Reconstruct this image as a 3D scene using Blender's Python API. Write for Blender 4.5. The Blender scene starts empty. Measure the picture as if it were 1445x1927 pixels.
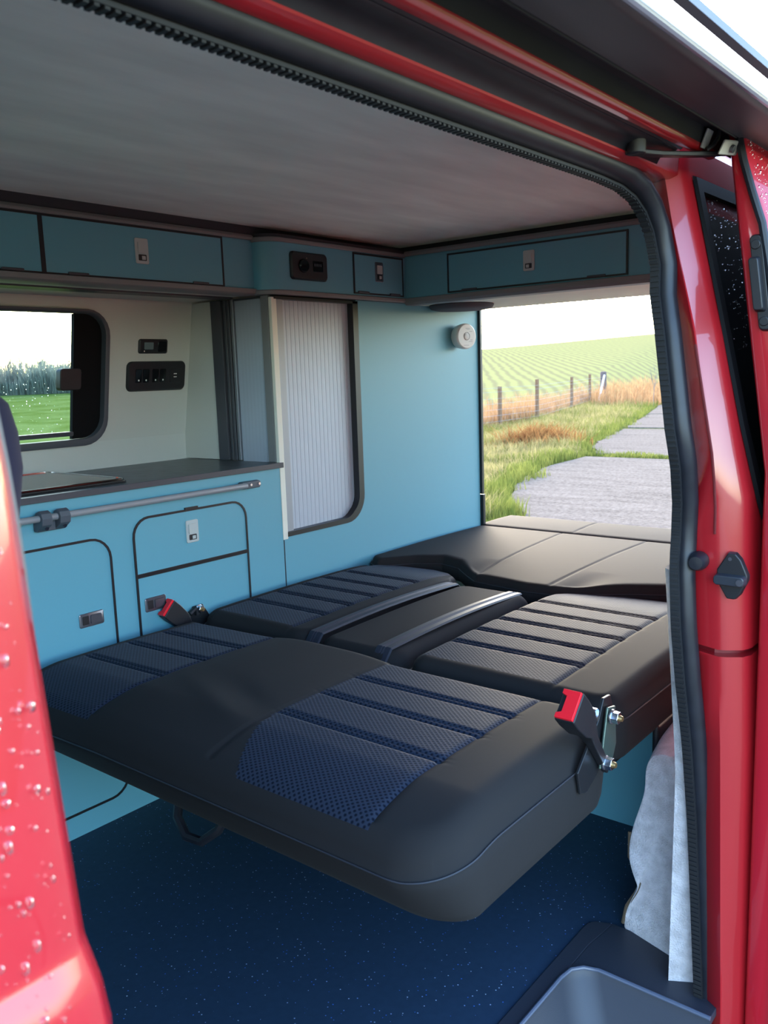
import bpy, bmesh, math, random
import numpy as np
from mathutils import Vector, Matrix
random.seed(7); rng = np.random.default_rng(11)
S = bpy.context.scene
COL = S.collection
PI = math.pi

# ------------------------------------------------------------------ camera
EYE = Vector((0.0, 0.0, 1.15))
def cam_axes(yaw, pitch, roll):
    yaw, pitch, roll = map(math.radians, (yaw, pitch, roll))
    f = Vector((math.sin(yaw)*math.cos(pitch), math.cos(yaw)*math.cos(pitch), -math.sin(pitch)))
    r = Vector((math.cos(yaw), -math.sin(yaw), 0)); d = f.cross(r)
    r2 = r*math.cos(roll) + d*math.sin(roll); d2 = d*math.cos(roll) - r*math.sin(roll)
    return r2, d2, f
r_, d_, f_ = cam_axes(50.7457, 9.0929, 1.932)
cd = bpy.data.cameras.new('camera'); cam = bpy.data.objects.new('camera', cd); COL.objects.link(cam)
cam.matrix_world = Matrix(((r_.x, -d_.x, -f_.x, EYE.x), (r_.y, -d_.y, -f_.y, EYE.y), (r_.z, -d_.z, -f_.z, EYE.z), (0, 0, 0, 1)))
cd.sensor_fit = 'HORIZONTAL'; cd.sensor_width = 36; cd.lens = 36*1625.4/1445
cd.clip_start = 0.02; cd.clip_end = 2000
cd.dof.use_dof = True; cd.dof.focus_distance = 2.1; cd.dof.aperture_fstop = 15
S.camera = cam

# ------------------------------------------------------------------ sky, sun, exposure
SUN_AZ, SUN_EL = math.radians(48), math.radians(24)        # azimuth from +y towards +x
w = bpy.data.worlds.new('sky'); S.world = w; w.use_nodes = True
nt = w.node_tree; bg = nt.nodes['Background']
sk = nt.nodes.new('ShaderNodeTexSky'); sk.sky_type = 'NISHITA'
sk.sun_disc = False; sk.sun_elevation = SUN_EL; sk.sun_rotation = SUN_AZ
sk.air_density = 1.0; sk.dust_density = 1.2; sk.ozone_density = 1.0; sk.altitude = 50
hs = nt.nodes.new('ShaderNodeHueSaturation'); hs.inputs['Saturation'].default_value = 1.12
nt.links.new(sk.outputs[0], hs.inputs['Color']); nt.links.new(hs.outputs[0], bg.inputs[0])
bg.inputs[1].default_value = 0.95
sl = bpy.data.lights.new('sun', 'SUN'); sl.energy = .7; sl.angle = math.radians(6); sl.color = (1, .93, .82)
so = bpy.data.objects.new('sun', sl); COL.objects.link(so)
sdir = Vector((math.sin(SUN_AZ)*math.cos(SUN_EL), math.cos(SUN_AZ)*math.cos(SUN_EL), math.sin(SUN_EL)))
so.rotation_euler = sdir.to_track_quat('Z', 'Y').to_euler(); so.location = (0, 0, 30)
S.view_settings.view_transform = 'Standard'; S.view_settings.look = 'None'
S.view_settings.gamma = 1; S.view_settings.use_curve_mapping = False
S.view_settings.exposure = 0.95
S.cycles.max_bounces = 10; S.cycles.diffuse_bounces = 6; S.cycles.transparent_max_bounces = 16
S.cycles.sample_clamp_indirect = 8

# ------------------------------------------------------------------ materials
def srgb(c):
    c = [v/255 for v in c]
    return tuple(v/12.92 if v <= .04045 else ((v+.055)/1.055)**2.4 for v in c)
class N:
    def __init__(s, name):
        s.m = bpy.data.materials.new(name); s.m.use_nodes = True; s.t = s.m.node_tree
        s.b = s.t.nodes['Principled BSDF']; s.out = s.t.nodes['Material Output']
    def new(s, k, **kw):
        n = s.t.nodes.new(k)
        for a, v in kw.items():
            if a in n.inputs: n.inputs[a].default_value = v
            else: setattr(n, a, v)
        return n
    def link(s, a, b): s.t.links.new(a, b)
    def coord(s): return s.new('ShaderNodeTexCoord').outputs['Object']
    def bump(s, src, strength, dist=0.001, prev=None):
        b = s.new('ShaderNodeBump'); b.inputs['Strength'].default_value = strength; b.inputs['Distance'].default_value = dist
        s.link(src, b.inputs['Height'])
        if prev: s.link(prev, b.inputs['Normal'])
        s.link(b.outputs[0], s.b.inputs['Normal']); return b.outputs[0]
def M(name, col, rough=.5, metal=0., noise=None, coat=0., spec=.5, sheen=0., bump=None, lin=False, trans=0.):
    n = N(name); c = col if lin else srgb(col)
    n.b.inputs['Base Color'].default_value = (*c, 1); n.b.inputs['Roughness'].default_value = rough
    n.b.inputs['Metallic'].default_value = metal; n.b.inputs['Coat Weight'].default_value = coat
    n.b.inputs['Coat Roughness'].default_value = .05
    n.b.inputs['Specular IOR Level'].default_value = spec
    if sheen: n.b.inputs['Sheen Weight'].default_value = sheen; n.b.inputs['Sheen Roughness'].default_value = .4
    if trans: n.b.inputs['Transmission Weight'].default_value = trans
    if noise:                                       # (scale, amount, scale_xyz)
        tx = n.new('ShaderNodeTexNoise', Scale=noise[0], Detail=5.0)
        mp = n.new('ShaderNodeMapping'); mp.inputs['Scale'].default_value = noise[2] if len(noise) > 2 else (1, 1, 1)
        n.link(n.coord(), mp.inputs[0]); n.link(mp.outputs[0], tx.inputs['Vector'])
        r = n.new('ShaderNodeValToRGB'); a = noise[1]
        r.color_ramp.elements[0].color = (*[v*(1-a) for v in c], 1); r.color_ramp.elements[0].position = .3
        r.color_ramp.elements[1].color = (*[min(1, v*(1+a)) for v in c], 1); r.color_ramp.elements[1].position = .7
        n.link(tx.outputs[0], r.inputs[0]); n.link(r.outputs[0], n.b.inputs['Base Color'])
    if bump:
        tb = n.new('ShaderNodeTexNoise', Scale=bump[0], Detail=3.0); n.link(n.coord(), tb.inputs['Vector'])
        n.bump(tb.outputs[0], bump[1], bump[2] if len(bump) > 2 else .001)
    return n.m
teal = M('duck_egg_laminate', (0, 0, 0), .42, lin=False); teal.node_tree.nodes['Principled BSDF'].inputs['Base Color'].default_value = (.112, .332, .425, 1)
tealb = M('duck_egg_laminate_edge', (95, 150, 160), .45)
charcoal = M('charcoal_edging', (62, 64, 72), .45)
blackt = M('black_edging', (24, 25, 30), .4)
grey_lip = M('grey_lip', (118, 118, 120), .5)
darkband = M('dark_headliner_band', (52, 53, 60), .9)
alu = M('satin_aluminium', (196, 199, 205), .32, 1.0)
slatm = M('silver_slat', (168, 176, 190), .45, .25, noise=(30, .05, (1, 1, .02)))
darkslat = M('slat_side', (150, 155, 162), .45, .4)
post_white = M('cream_post', (222, 220, 208), .5)
chrome = M('chrome', (215, 218, 224), .14, 1.0)
zinc = M('zinc_plated', (205, 210, 218), .25, 1.0)
steel_dark = M('dark_steel_latch', (112, 114, 124), .35, .8)
silver_latch = M('silver_latch', (176, 182, 182), .45, 0.)
blackp = M('black_plastic', (26, 27, 32), .45, bump=(900, .15))
blackpg = M('black_plastic_gloss', (16, 17, 20), .15)
greyplastic = M('grey_plastic', (78, 82, 92), .5)
white_p = M('white_plastic', (232, 232, 228), .4)
rubber = M('black_rubber', (27, 29, 36), .42, noise=(40, .2), spec=.4)
rubberlip = M('rubber_teeth', (24, 25, 29), .6)
redp = M('red_paint', (0, 0, 0), .35, coat=.8); redp.node_tree.nodes['Principled BSDF'].inputs['Base Color'].default_value = (.36, .010, .016, 1)  # body red, darkened in colour for the dimmer light on the right pillar
lit_wetred = M('lit_wet_red_paint', (0, 0, 0), .3, coat=1.0); lit_wetred.node_tree.nodes['Principled BSDF'].inputs['Base Color'].default_value = (.50, .012, .024, 1)  # same body red, wet, lightened in colour for the brighter lit door
undertrack = M('dusty_black_channel', (22, 23, 28), .6, noise=(9, .5))
wallm = M('pale_grey_lining', (0, 0, 0), .6, noise=None); wallm.node_tree.nodes['Principled BSDF'].inputs['Base Color'].default_value = (.52, .53, .50, 1)
creamm = M('cream_board', (226, 222, 205), .6)
ceilm = M('mottled_headliner', (230, 237, 228), .85, noise=(5, .11, (.5, 2.2, 1)), bump=(60, .1))
worktop_m = M('dark_slate_worktop', (78, 82, 84), .38, noise=(22, .28))
carpetm = M('grey_felt_carpet', (196, 192, 196), .95, noise=(45, .2), bump=(300, .9, .004), sheen=.4)
carpet_edge = M('brown_board_edge', (88, 74, 58), .8)
plain = M('plain_black_fabric', (0, 0, 0), .68, sheen=.02, bump=(1400, .25, .0005), spec=.03); plain.node_tree.nodes['Principled BSDF'].inputs['Base Color'].default_value = (.026, .025, .026, 1)
navy_fab = M('dark_purple_fabric', (40, 36, 50), .85, sheen=.05, spec=.15)
strapm = M('seat_belt_webbing', (40, 42, 54), .5, noise=(200, .2, (1, 6, 1)), spec=.3)
thread = M('stitching', (44, 46, 54), .6)
redplastic = M('red_button', (228, 30, 44), .35)
bracket_m = M('black_painted_steel', (32, 34, 38), .4, .2)
green_zinc = M('greenish_plate', (86, 104, 98), .35, .6)
glass_black = M('privacy_glass', (9, 11, 13), .08, coat=.5)
hobglass = M('black_hob_glass', (10, 14, 15), .1, spec=.5)
timber = M('weathered_timber', (118, 86, 62), .85, noise=(8, .3, (6, 6, .6)))
timber_dark = M('dark_weathered_timber', (92, 76, 72), .85, noise=(8, .3, (6, 6, .6)))
wirem = M('galvanised_wire', (150, 150, 148), .6, .2, spec=.2)
barkm = M('grey_bark', (120, 114, 110), .9, spec=0)
hedge_m = M('bare_twigs', (176, 176, 168), .9, spec=0)
tyrem = M('tyre', (20, 20, 22), .8)
alloy = M('wheel_rim', (150, 152, 156), .35, .9)

def perforated():
    n = N('perforated_navy_fabric'); c = n.coord()
    mp = n.new('ShaderNodeMapping'); mp.inputs['Scale'].default_value = (150, 115, 1); mp.inputs['Rotation'].default_value = (0, 0, .785)
    n.link(c, mp.inputs[0])
    v = n.new('ShaderNodeTexVoronoi', Scale=1.0); v.inputs['Randomness'].default_value = .05; n.link(mp.outputs[0], v.inputs['Vector'])
    r = n.new('ShaderNodeValToRGB'); e = r.color_ramp.elements
    e[0].position = .18; e[0].color = (.007, .010, .019, 1); e[1].position = .42; e[1].color = (.028, .037, .060, 1)
    n.link(v.outputs['Distance'], r.inputs[0]); n.link(r.outputs[0], n.b.inputs['Base Color'])
    n.b.inputs['Roughness'].default_value = .62; n.b.inputs['Specular IOR Level'].default_value = .035
    n.b.inputs['Sheen Weight'].default_value = .06; n.b.inputs['Sheen Roughness'].default_value = .35
    n.bump(v.outputs['Distance'], .55, .0012); return n.m
perf = perforated()
def speckled_floor():
    n = N('navy_speckled_vinyl'); c = n.coord()
    base = n.new('ShaderNodeTexNoise', Scale=60.0, Detail=4.0); n.link(c, base.inputs['Vector'])
    v = n.new('ShaderNodeTexVoronoi', Scale=105.0); n.link(c, v.inputs['Vector'])
    th = n.new('ShaderNodeMath', operation='LESS_THAN'); th.inputs[1].default_value = .14; n.link(v.outputs['Distance'], th.inputs[0])
    sep = n.new('ShaderNodeSeparateColor'); n.link(v.outputs['Color'], sep.inputs[0])
    pick = n.new('ShaderNodeMath', operation='GREATER_THAN'); pick.inputs[1].default_value = .5; n.link(sep.outputs[0], pick.inputs[0])
    mk = n.new('ShaderNodeMath', operation='MULTIPLY'); n.link(th.outputs[0], mk.inputs[0]); n.link(pick.outputs[0], mk.inputs[1])
    r = n.new('ShaderNodeValToRGB'); e = r.color_ramp.elements; e[0].color = (.013, .031, .060, 1); e[1].color = (.023, .052, .096, 1)
    n.link(base.outputs[0], r.inputs[0])
    r2 = n.new('ShaderNodeValToRGB'); e = r2.color_ramp.elements; e[0].color = (.05, .16, .55, 1); e[1].color = (.5, .6, .7, 1); e[0].position = .3
    n.link(sep.outputs[1], r2.inputs[0])
    mx = n.new('ShaderNodeMix', data_type='RGBA'); n.link(mk.outputs[0], mx.inputs['Factor']); n.link(r.outputs[0], mx.inputs[6]); n.link(r2.outputs[0], mx.inputs[7])
    n.link(mx.outputs[2], n.b.inputs['Base Color']); n.b.inputs['Roughness'].default_value = .55; n.b.inputs['Specular IOR Level'].default_value = .35
    n.bump(base.outputs[0], .2, .001); return n.m
floorm = speckled_floor()
def thin_glass(name, tint, refl=.06):
    n = N(name); t = n.t; t.nodes.remove(n.b)
    tr = n.new('ShaderNodeBsdfTransparent'); tr.inputs[0].default_value = (*tint, 1)
    gl = n.new('ShaderNodeBsdfGlossy'); gl.inputs['Roughness'].default_value = .02
    mx = n.new('ShaderNodeMixShader'); mx.inputs[0].default_value = refl
    n.link(tr.outputs[0], mx.inputs[1]); n.link(gl.outputs[0], mx.inputs[2]); n.link(mx.outputs[0], n.out.inputs[0]); return n.m
winglass = thin_glass('tinted_window_glass', (.52, .60, .60), .03)
screenglass = thin_glass('windscreen_glass', (.30, .34, .33), .05)
def water():
    n = N('water_drop'); n.b.inputs['Base Color'].default_value = (1, 1, 1, 1); n.b.inputs['Roughness'].default_value = .02
    n.b.inputs['Transmission Weight'].default_value = 1; n.b.inputs['IOR'].default_value = 1.33; return n.m
waterm = water()
def leafy(name, c1, c2, scale=3., trans=.5):
    n = N(name); n.t.nodes.remove(n.b)
    tx = n.new('ShaderNodeTexNoise', Scale=scale, Detail=3.0); n.link(n.coord(), tx.inputs['Vector'])
    r = n.new('ShaderNodeValToRGB'); e = r.color_ramp.elements
    e[0].color = (*c1, 1); e[1].color = (*c2, 1); e[0].position = .35; e[1].position = .65
    n.link(tx.outputs[0], r.inputs[0])
    d = n.new('ShaderNodeBsdfDiffuse'); tl = n.new('ShaderNodeBsdfTranslucent')
    n.link(r.outputs[0], d.inputs[0]); n.link(r.outputs[0], tl.inputs[0])
    mx = n.new('ShaderNodeMixShader'); mx.inputs[0].default_value = trans
    n.link(d.outputs[0], mx.inputs[1]); n.link(tl.outputs[0], mx.inputs[2]); n.link(mx.outputs[0], n.out.inputs[0]); return n.m
g_green = leafy('green_grass_blades', (.10, .125, .028), (.21, .215, .055))
g_straw = leafy('straw_grass_blades', (.21, .18, .075), (.38, .31, .14))
g_red = leafy('russet_grass_blades', (.27, .14, .07), (.40, .25, .13))
def verge():
    n = N('verge_turf'); tx = n.new('ShaderNodeTexNoise', Scale=1.6, Detail=6.0); n.link(n.coord(), tx.inputs['Vector'])
    r = n.new('ShaderNodeValToRGB'); e = r.color_ramp.elements
    e[0].color = (.045, .075, .015, 1); e[1].color = (.16, .13, .05, 1); e[0].position = .38; e[1].position = .66
    n.link(tx.outputs[0], r.inputs[0]); n.link(r.outputs[0], n.b.inputs['Base Color']); n.b.inputs['Specular IOR Level'].default_value = 0; n.b.inputs['Roughness'].default_value = .95
    n.bump(tx.outputs[0], .6, .1); return n.m
vergem = verge()
def field():
    n = N('sown_field'); c = n.coord()
    mp = n.new('ShaderNodeMapping'); mp.inputs['Rotation'].default_value = (0, 0, math.radians(-34)); n.link(c, mp.inputs[0])
    wv = n.new('ShaderNodeTexWave', Scale=.42, Distortion=2.6, Detail=2.0); wv.bands_direction = 'Y'; wv.inputs['Detail Scale'].default_value = .6
    n.link(mp.outputs[0], wv.inputs['Vector'])
    tx = n.new('ShaderNodeTexNoise', Scale=3.0, Detail=8.0, Roughness=.75); n.link(c, tx.inputs['Vector'])
    ad = n.new('ShaderNodeMath', operation='MULTIPLY'); n.link(wv.outputs[1], ad.inputs[0]); n.link(tx.outputs[0], ad.inputs[1])
    r = n.new('ShaderNodeValToRGB'); e = r.color_ramp.elements
    e[0].color = (.195, .165, .078, 1); e[1].color = (.255, .232, .088, 1); e[0].position = .02; e[1].position = .36
    n.link(ad.outputs[0], r.inputs[0]); n.link(r.outputs[0], n.b.inputs['Base Color']); n.b.inputs['Roughness'].default_value = .9
    n.b.inputs['Specular IOR Level'].default_value = 0; return n.m
fieldm = field()
pasture = M('green_pasture', (0, 0, 0), .9); pasture.node_tree.nodes.clear()
def _pasture():
    n = N('green_pasture_grass'); tx = n.new('ShaderNodeTexNoise', Scale=.7, Detail=8.0); n.link(n.coord(), tx.inputs['Vector'])
    r = n.new('ShaderNodeValToRGB'); e = r.color_ramp.elements
    e[0].color = (.20, .245, .045, 1); e[1].color = (.32, .355, .10, 1); e[0].position = .35; e[1].position = .65
    n.link(tx.outputs[0], r.inputs[0]); n.link(r.outputs[0], n.b.inputs['Base Color']); n.b.inputs['Roughness'].default_value = .9
    n.b.inputs['Specular IOR Level'].default_value = 0; return n.m
bpy.data.materials.remove(pasture); pasture = _pasture()
def concrete():
    n = N('wet_brushed_concrete'); c = n.coord()
    tx = n.new('ShaderNodeTexNoise', Scale=22.0, Detail=8.0, Roughness=.7); n.link(c, tx.inputs['Vector'])
    mp = n.new('ShaderNodeMapping'); mp.inputs['Scale'].default_value = (3.2, .5, 1); n.link(c, mp.inputs[0])
    t2 = n.new('ShaderNodeTexNoise', Scale=1.5, Detail=6.0); n.link(mp.outputs[0], t2.inputs['Vector'])
    md = n.new('ShaderNodeMath', operation='ADD'); n.link(tx.outputs[0], md.inputs[0]); t3 = n.new('ShaderNodeMapRange'); t3.inputs[3].default_value = .32; t3.inputs[4].default_value = .68; n.link(t2.outputs[0], t3.inputs[0]); n.link(t3.outputs[0], md.inputs[1])
    hf = n.new('ShaderNodeMath', operation='MULTIPLY'); hf.inputs[1].default_value = .5; n.link(md.outputs[0], hf.inputs[0])
    r = n.new('ShaderNodeValToRGB'); e = r.color_ramp.elements
    e[0].color = (.085, .066, .050, 1); e[1].color = (.30, .235, .185, 1); e[0].position = .36; e[1].position = .64
    n.link(hf.outputs[0], r.inputs[0]); n.link(r.outputs[0], n.b.inputs['Base Color']); n.b.inputs['Roughness'].default_value = .8; n.b.inputs['Specular IOR Level'].default_value = 0
    n.bump(hf.outputs[0], .5, .02); return n.m
concretem = concrete()

# ------------------------------------------------------------------ mesh helpers
WORLD = {}
class MB:
    def __init__(s): s.v = []; s.f = []
    def add(s, v, f):
        o = len(s.v); s.v += [tuple(p) for p in v]; s.f += [tuple(i+o for i in q) for q in f]; return s
    def box(s, x0, x1, y0, y1, z0, z1):
        v = [(x, y, z) for x in (x0, x1) for y in (y0, y1) for z in (z0, z1)]
        return s.add(v, [(0, 1, 3, 2), (4, 6, 7, 5), (0, 4, 5, 1), (2, 3, 7, 6), (0, 2, 6, 4), (1, 5, 7, 3)])
    def obox(s, c, ax, ay, az, lx, ly, lz):
        c = Vector(c); ax, ay, az = (Vector(a).normalized() for a in (ax, ay, az)); v = []
        for x in (-1, 1):
            for y in (-1, 1):
                for z in (-1, 1): v.append(c + ax*x*lx/2 + ay*y*ly/2 + az*z*lz/2)
        return s.add(v, [(0, 1, 3, 2), (4, 6, 7, 5), (0, 4, 5, 1), (2, 3, 7, 6), (0, 2, 6, 4), (1, 5, 7, 3)])
    def loft(s, loops, closed=True, cap=True):
        n = len(loops[0]); v = [p for L in loops for p in L]; f = []
        for i in range(len(loops)-1):
            for j in range(n if closed else n-1):
                k = (j+1) % n; f.append((i*n+j, i*n+k, (i+1)*n+k, (i+1)*n+j))
        if cap and closed: f += [tuple(range(n-1, -1, -1)), tuple(range((len(loops)-1)*n, len(loops)*n))]
        return s.add(v, f)
    def tube(s, pts, r, n=8, closed=False, flat=1.0):
        pts = [Vector(p) for p in pts]; m = len(pts); loops = []; up = None
        for i, p in enumerate(pts):
            a = pts[(i-1) % m] if (closed or i > 0) else p; b = pts[(i+1) % m] if (closed or i < m-1) else p
            t = (b-a).normalized()
            if up is None:
                up = t.cross(Vector((0, 0, 1)))
                if up.length < .1: up = t.cross(Vector((1, 0, 0)))
            up = (up - t*up.dot(t)).normalized(); w_ = t.cross(up); rr = r[i] if isinstance(r, (list, tuple)) else r
            loops.append([p + up*math.cos(2*PI*k/n)*rr + w_*math.sin(2*PI*k/n)*rr*flat for k in range(n)])
        if closed: return s.loft(loops + [loops[0]], cap=False)
        return s.loft(loops)
    def prism(s, poly, axis, a, b):
        """poly: 2-D points in the two axes other than `axis`, in x,y,z order"""
        def P(p, h): q = list(p); q.insert(axis, h); return tuple(q)
        return s.loft([[P(p, a) for p in poly], [P(p, b) for p in poly]])
    def disc(s, c, ax, r, h, n=24, r2=None):
        c = Vector(c); ax = Vector(ax).normalized(); u = ax.cross(Vector((0, 0, 1)))
        if u.length < .1: u = Vector((1, 0, 0))
        u.normalize(); w_ = ax.cross(u); r2 = r if r2 is None else r2
        L = lambda rr, o: [c + ax*o + (u*math.cos(2*PI*k/n) + w_*math.sin(2*PI*k/n))*rr for k in range(n)]
        return s.loft([L(r, 0), L(r2, h)])
    def lathe(s, c, ax, prof, n=24):
        c = Vector(c); ax = Vector(ax).normalized(); u = ax.cross(Vector((0, 0, 1)))
        if u.length < .1: u = Vector((1, 0, 0))
        u.normalize(); w_ = ax.cross(u)
        return s.loft([[c + ax*o + (u*math.cos(2*PI*k/n) + w_*math.sin(2*PI*k/n))*max(rr, 1e-5) for k in range(n)] for rr, o in prof])
def wpos(o): return WORLD.get(o.name, Vector((0, 0, 0)))
def obj(name, mb, mat, parent=None, bevel=0, seg=2, smooth=True, ang=35, base=False):
    me = bpy.data.meshes.new(name)
    v = np.array([tuple(p) for p in mb.v], dtype=float)
    c = (v.min(0)+v.max(0))/2
    if base: c[2] = v[:, 2].min()
    me.from_pydata([tuple(p) for p in (v-c)], [], mb.f); me.validate()
    bm = bmesh.new(); bm.from_mesh(me); bmesh.ops.recalc_face_normals(bm, faces=bm.faces); bm.to_mesh(me); bm.free()
    o = bpy.data.objects.new(name, me); COL.objects.link(o); me.materials.append(mat)
    WORLD[o.name] = Vector(c)
    if parent: o.parent = parent; o.location = Vector(c) - wpos(parent)
    else: o.location = Vector(c)
    if smooth: me.shade_smooth(); me.set_sharp_from_angle(angle=math.radians(ang))
    if bevel:
        b = o.modifiers.new('bevel', 'BEVEL'); b.width = bevel; b.segments = seg; b.limit_method = 'ANGLE'; b.angle_limit = math.radians(40)
        b.harden_normals = True
    return o
def np_obj(name, v, f, mat, parent=None, smooth=True, origin=None):
    v = np.asarray(v, dtype=np.float32); f = np.asarray(f, dtype=np.int32); k = f.shape[1]
    c = (v.min(0)+v.max(0))/2 if origin is None else np.array(origin)
    me = bpy.data.meshes.new(name); me.vertices.add(len(v)); me.vertices.foreach_set('co', (v-c).astype(np.float32).ravel())
    me.loops.add(f.size); me.loops.foreach_set('vertex_index', f.ravel())
    me.polygons.add(len(f)); me.polygons.foreach_set('loop_start', np.arange(0, f.size, k, dtype=np.int32))
    me.update(calc_edges=True); me.validate()
    if smooth: me.shade_smooth()
    o = bpy.data.objects.new(name, me); COL.objects.link(o); me.materials.append(mat); WORLD[o.name] = Vector(c)
    o.location = Vector(c) - (wpos(parent) if parent else Vector((0, 0, 0)))
    if parent: o.parent = parent
    return o
def thing(name, label, cat, loc, group=None):
    o = bpy.data.objects.new(name, None); COL.objects.link(o); o.location = loc; o.empty_display_size = .05
    WORLD[o.name] = Vector(loc); o['label'] = label; o['category'] = cat
    if group: o['group'] = group
    return o
def tag(o, label, cat, group=None):
    o['label'] = label; o['category'] = cat
    if group: o['group'] = group
    return o
def struct(o): o['kind'] = 'structure'; return o
def stuff(o): o['kind'] = 'stuff'; return o
def rrect(x0, x1, y0, y1, r, n=6):
    r = r if isinstance(r, (list, tuple)) else (r,)*4           # corners: (x1,y0) (x1,y1) (x0,y1) (x0,y0)
    out = []
    for (cx, cy, a0), q in zip(((x1, y0, -90), (x1, y1, 0), (x0, y1, 90), (x0, y0, 180)), r):
        if q <= 1e-5: out.append((cx, cy)); continue
        ox = cx - q if cx == x1 else cx + q; oy = cy + q if cy == y0 else cy - q
        for i in range(n+1):
            a = math.radians(a0 + 90*i/n); out.append((ox + q*math.cos(a), oy + q*math.sin(a)))
    return out
def ring(mb, outer, inner, axis, a, b):
    """frame between two loops of equal length, extruded a..b along axis"""
    def P(p, h): q = list(p); q.insert(axis, h); return tuple(q)
    n = len(outer); v = [P(p, a) for p in outer]+[P(p, a) for p in inner]+[P(p, b) for p in outer]+[P(p, b) for p in inner]; f = []
    for i in range(n):
        k = (i+1) % n
        f += [(i, k, n+k, n+i), (2*n+i, 3*n+i, 3*n+k, 2*n+k), (i, 2*n+i, 2*n+k, k), (n+i, n+k, 3*n+k, 3*n+i)]
    return mb.add(v, f)
def ip(z, zs, vs): return float(np.interp(z, zs, vs))

# ------------------------------------------------------------------ van shell (setting)
YK = 1.936                                                       # kitchen and wardrobe front plane
struct(obj('floor', MB().box(-.95, 3.04, .735, 2.42, -.04, 0).box(1.535, 3.04, .52, .735, -.04, 0), floorm, smooth=False))
struct(obj('ceiling', MB().box(-.3, 3.04, .585, 2.30, 1.60, 1.63), ceilm, smooth=False))
def wy(z): return 2.406 - (z-.89)*.19                            # leaning offside lining
def offside():
    mb = MB(); zs = [-.04, .972, 1.360, 1.63]; xs = [-.95, .62, 1.55, 3.04]
    for i in range(3):
        for j in range(3):
            if i == 1 and j == 1: continue
            q = [(xs[i], zs[j]), (xs[i+1], zs[j]), (xs[i+1], zs[j+1]), (xs[i], zs[j+1])]
            mb.loft([[(x, wy(max(z, .7)), z) for x, z in q], [(x, wy(max(z, .7))+.05, z) for x, z in q]])
    # rounded inner corners of the window cut-out
    r = .07
    for cx, cz, sx, sz in ((1.55, 1.36, -1, -1), (1.55, .972, -1, 1), (.62, 1.36, 1, -1), (.62, .972, 1, 1)):
        ox, oz = cx+sx*r, cz+sz*r
        pts = [(cx, cz)] + [(ox - sx*r*math.cos(a), oz - sz*r*math.sin(a)) for a in [PI/2*i/6 for i in range(7)]]
        mb.loft([[(x, wy(z), z) for x, z in pts], [(x, wy(z)+.05, z) for x, z in pts]])
    return mb
struct(obj('wall_offside', offside(), wallm, smooth=False))
# kitchen window
def on_wall(loop, off): return [(x, wy(z)+off, z) for x, z in loop]
win = struct(obj('window_1', MB().loft([on_wall(rrect(.625, 1.545, .978, 1.355, .066), .030), on_wall(rrect(.625, 1.545, .978, 1.355, .066), .034)]), winglass, smooth=False))
fo, fi = rrect(.60, 1.556, .963, 1.366, .078), rrect(.63, 1.543, .984, 1.355, .064)
fm = MB(); L4 = [on_wall(fo, .0), on_wall(fo, -.012), on_wall(rrect(.61, 1.552, .970, 1.362, .074), -.013), on_wall(fi, -.010), on_wall(fi, .028)]
fm.loft(L4, cap=False); obj('window_frame', fm, M('grey_window_rubber', (70, 74, 82), .5), win, ang=60)
bl = rrect(1.448, 1.542, .985, 1.354, (.063, .063, 0, 0))
obj('dark_window_panel', MB().loft([on_wall(bl, .012), on_wall(bl, .026)]), M('matt_black_panel', (13, 13, 16), .7, spec=.15), win, smooth=False)
obj('window_catch', MB().loft([on_wall(rrect(1.392, 1.462, 1.132, 1.196, .01, 3), -.012), on_wall(rrect(1.392, 1.462, 1.132, 1.196, .01, 3), .014)]), blackp, win, bevel=.003)
obj('window_slide_track', MB().loft([on_wall(rrect(.66, 1.445, .995, 1.008, .003, 2), .0), on_wall(rrect(.66, 1.445, .995, 1.008, .003, 2), .028)]), charcoal, win)
def drops(n, place, rmin, rmax, flat=.45):
    ico = []; fac = []
    bm = bmesh.new(); bmesh.ops.create_icosphere(bm, subdivisions=1, radius=1.0)
    iv = np.array([tuple(v.co) for v in bm.verts]); iff = np.array([[v.index for v in f.verts] for f in bm.faces]); bm.free()
    V = []; F = []
    for i in range(n):
        p, nrm, up = place(); r = rmin + (rmax-rmin)*rng.random()**3
        s_ = np.cross(nrm, up); L = r*(1+.9*rng.random()**2)
        V.append(np.array(p) + iv[:, :1]*np.array(s_)*r + iv[:, 1:2]*np.array(up)*L + iv[:, 2:3]*np.array(nrm)*r*flat); F.append(iff + 12*0 + len(iv)*i)
    return np.concatenate(V), np.concatenate(F)
def pw():
    x = .85+.58*rng.random(); z = 1.0+.325*rng.random()
    if rng.random() < .55: z = 1.0 + .2*rng.random()
    return (x, wy(z)+.035, z), np.array((0, 1., 0)), np.array((0, .0, 1.))
v, f = drops(620, pw, .0005, .0019); stuff(np_obj('rain_drops', v, f, waterm, win))

# trims round the ceiling
struct(obj('trim_1', MB().box(-.3, 2.62, 1.995, 2.30, 1.574, 1.60), darkband, smooth=False))
struct(obj('trim_2', MB().box(2.585, 3.04, .62, 1.995, 1.574, 1.60), darkband, smooth=False))
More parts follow.
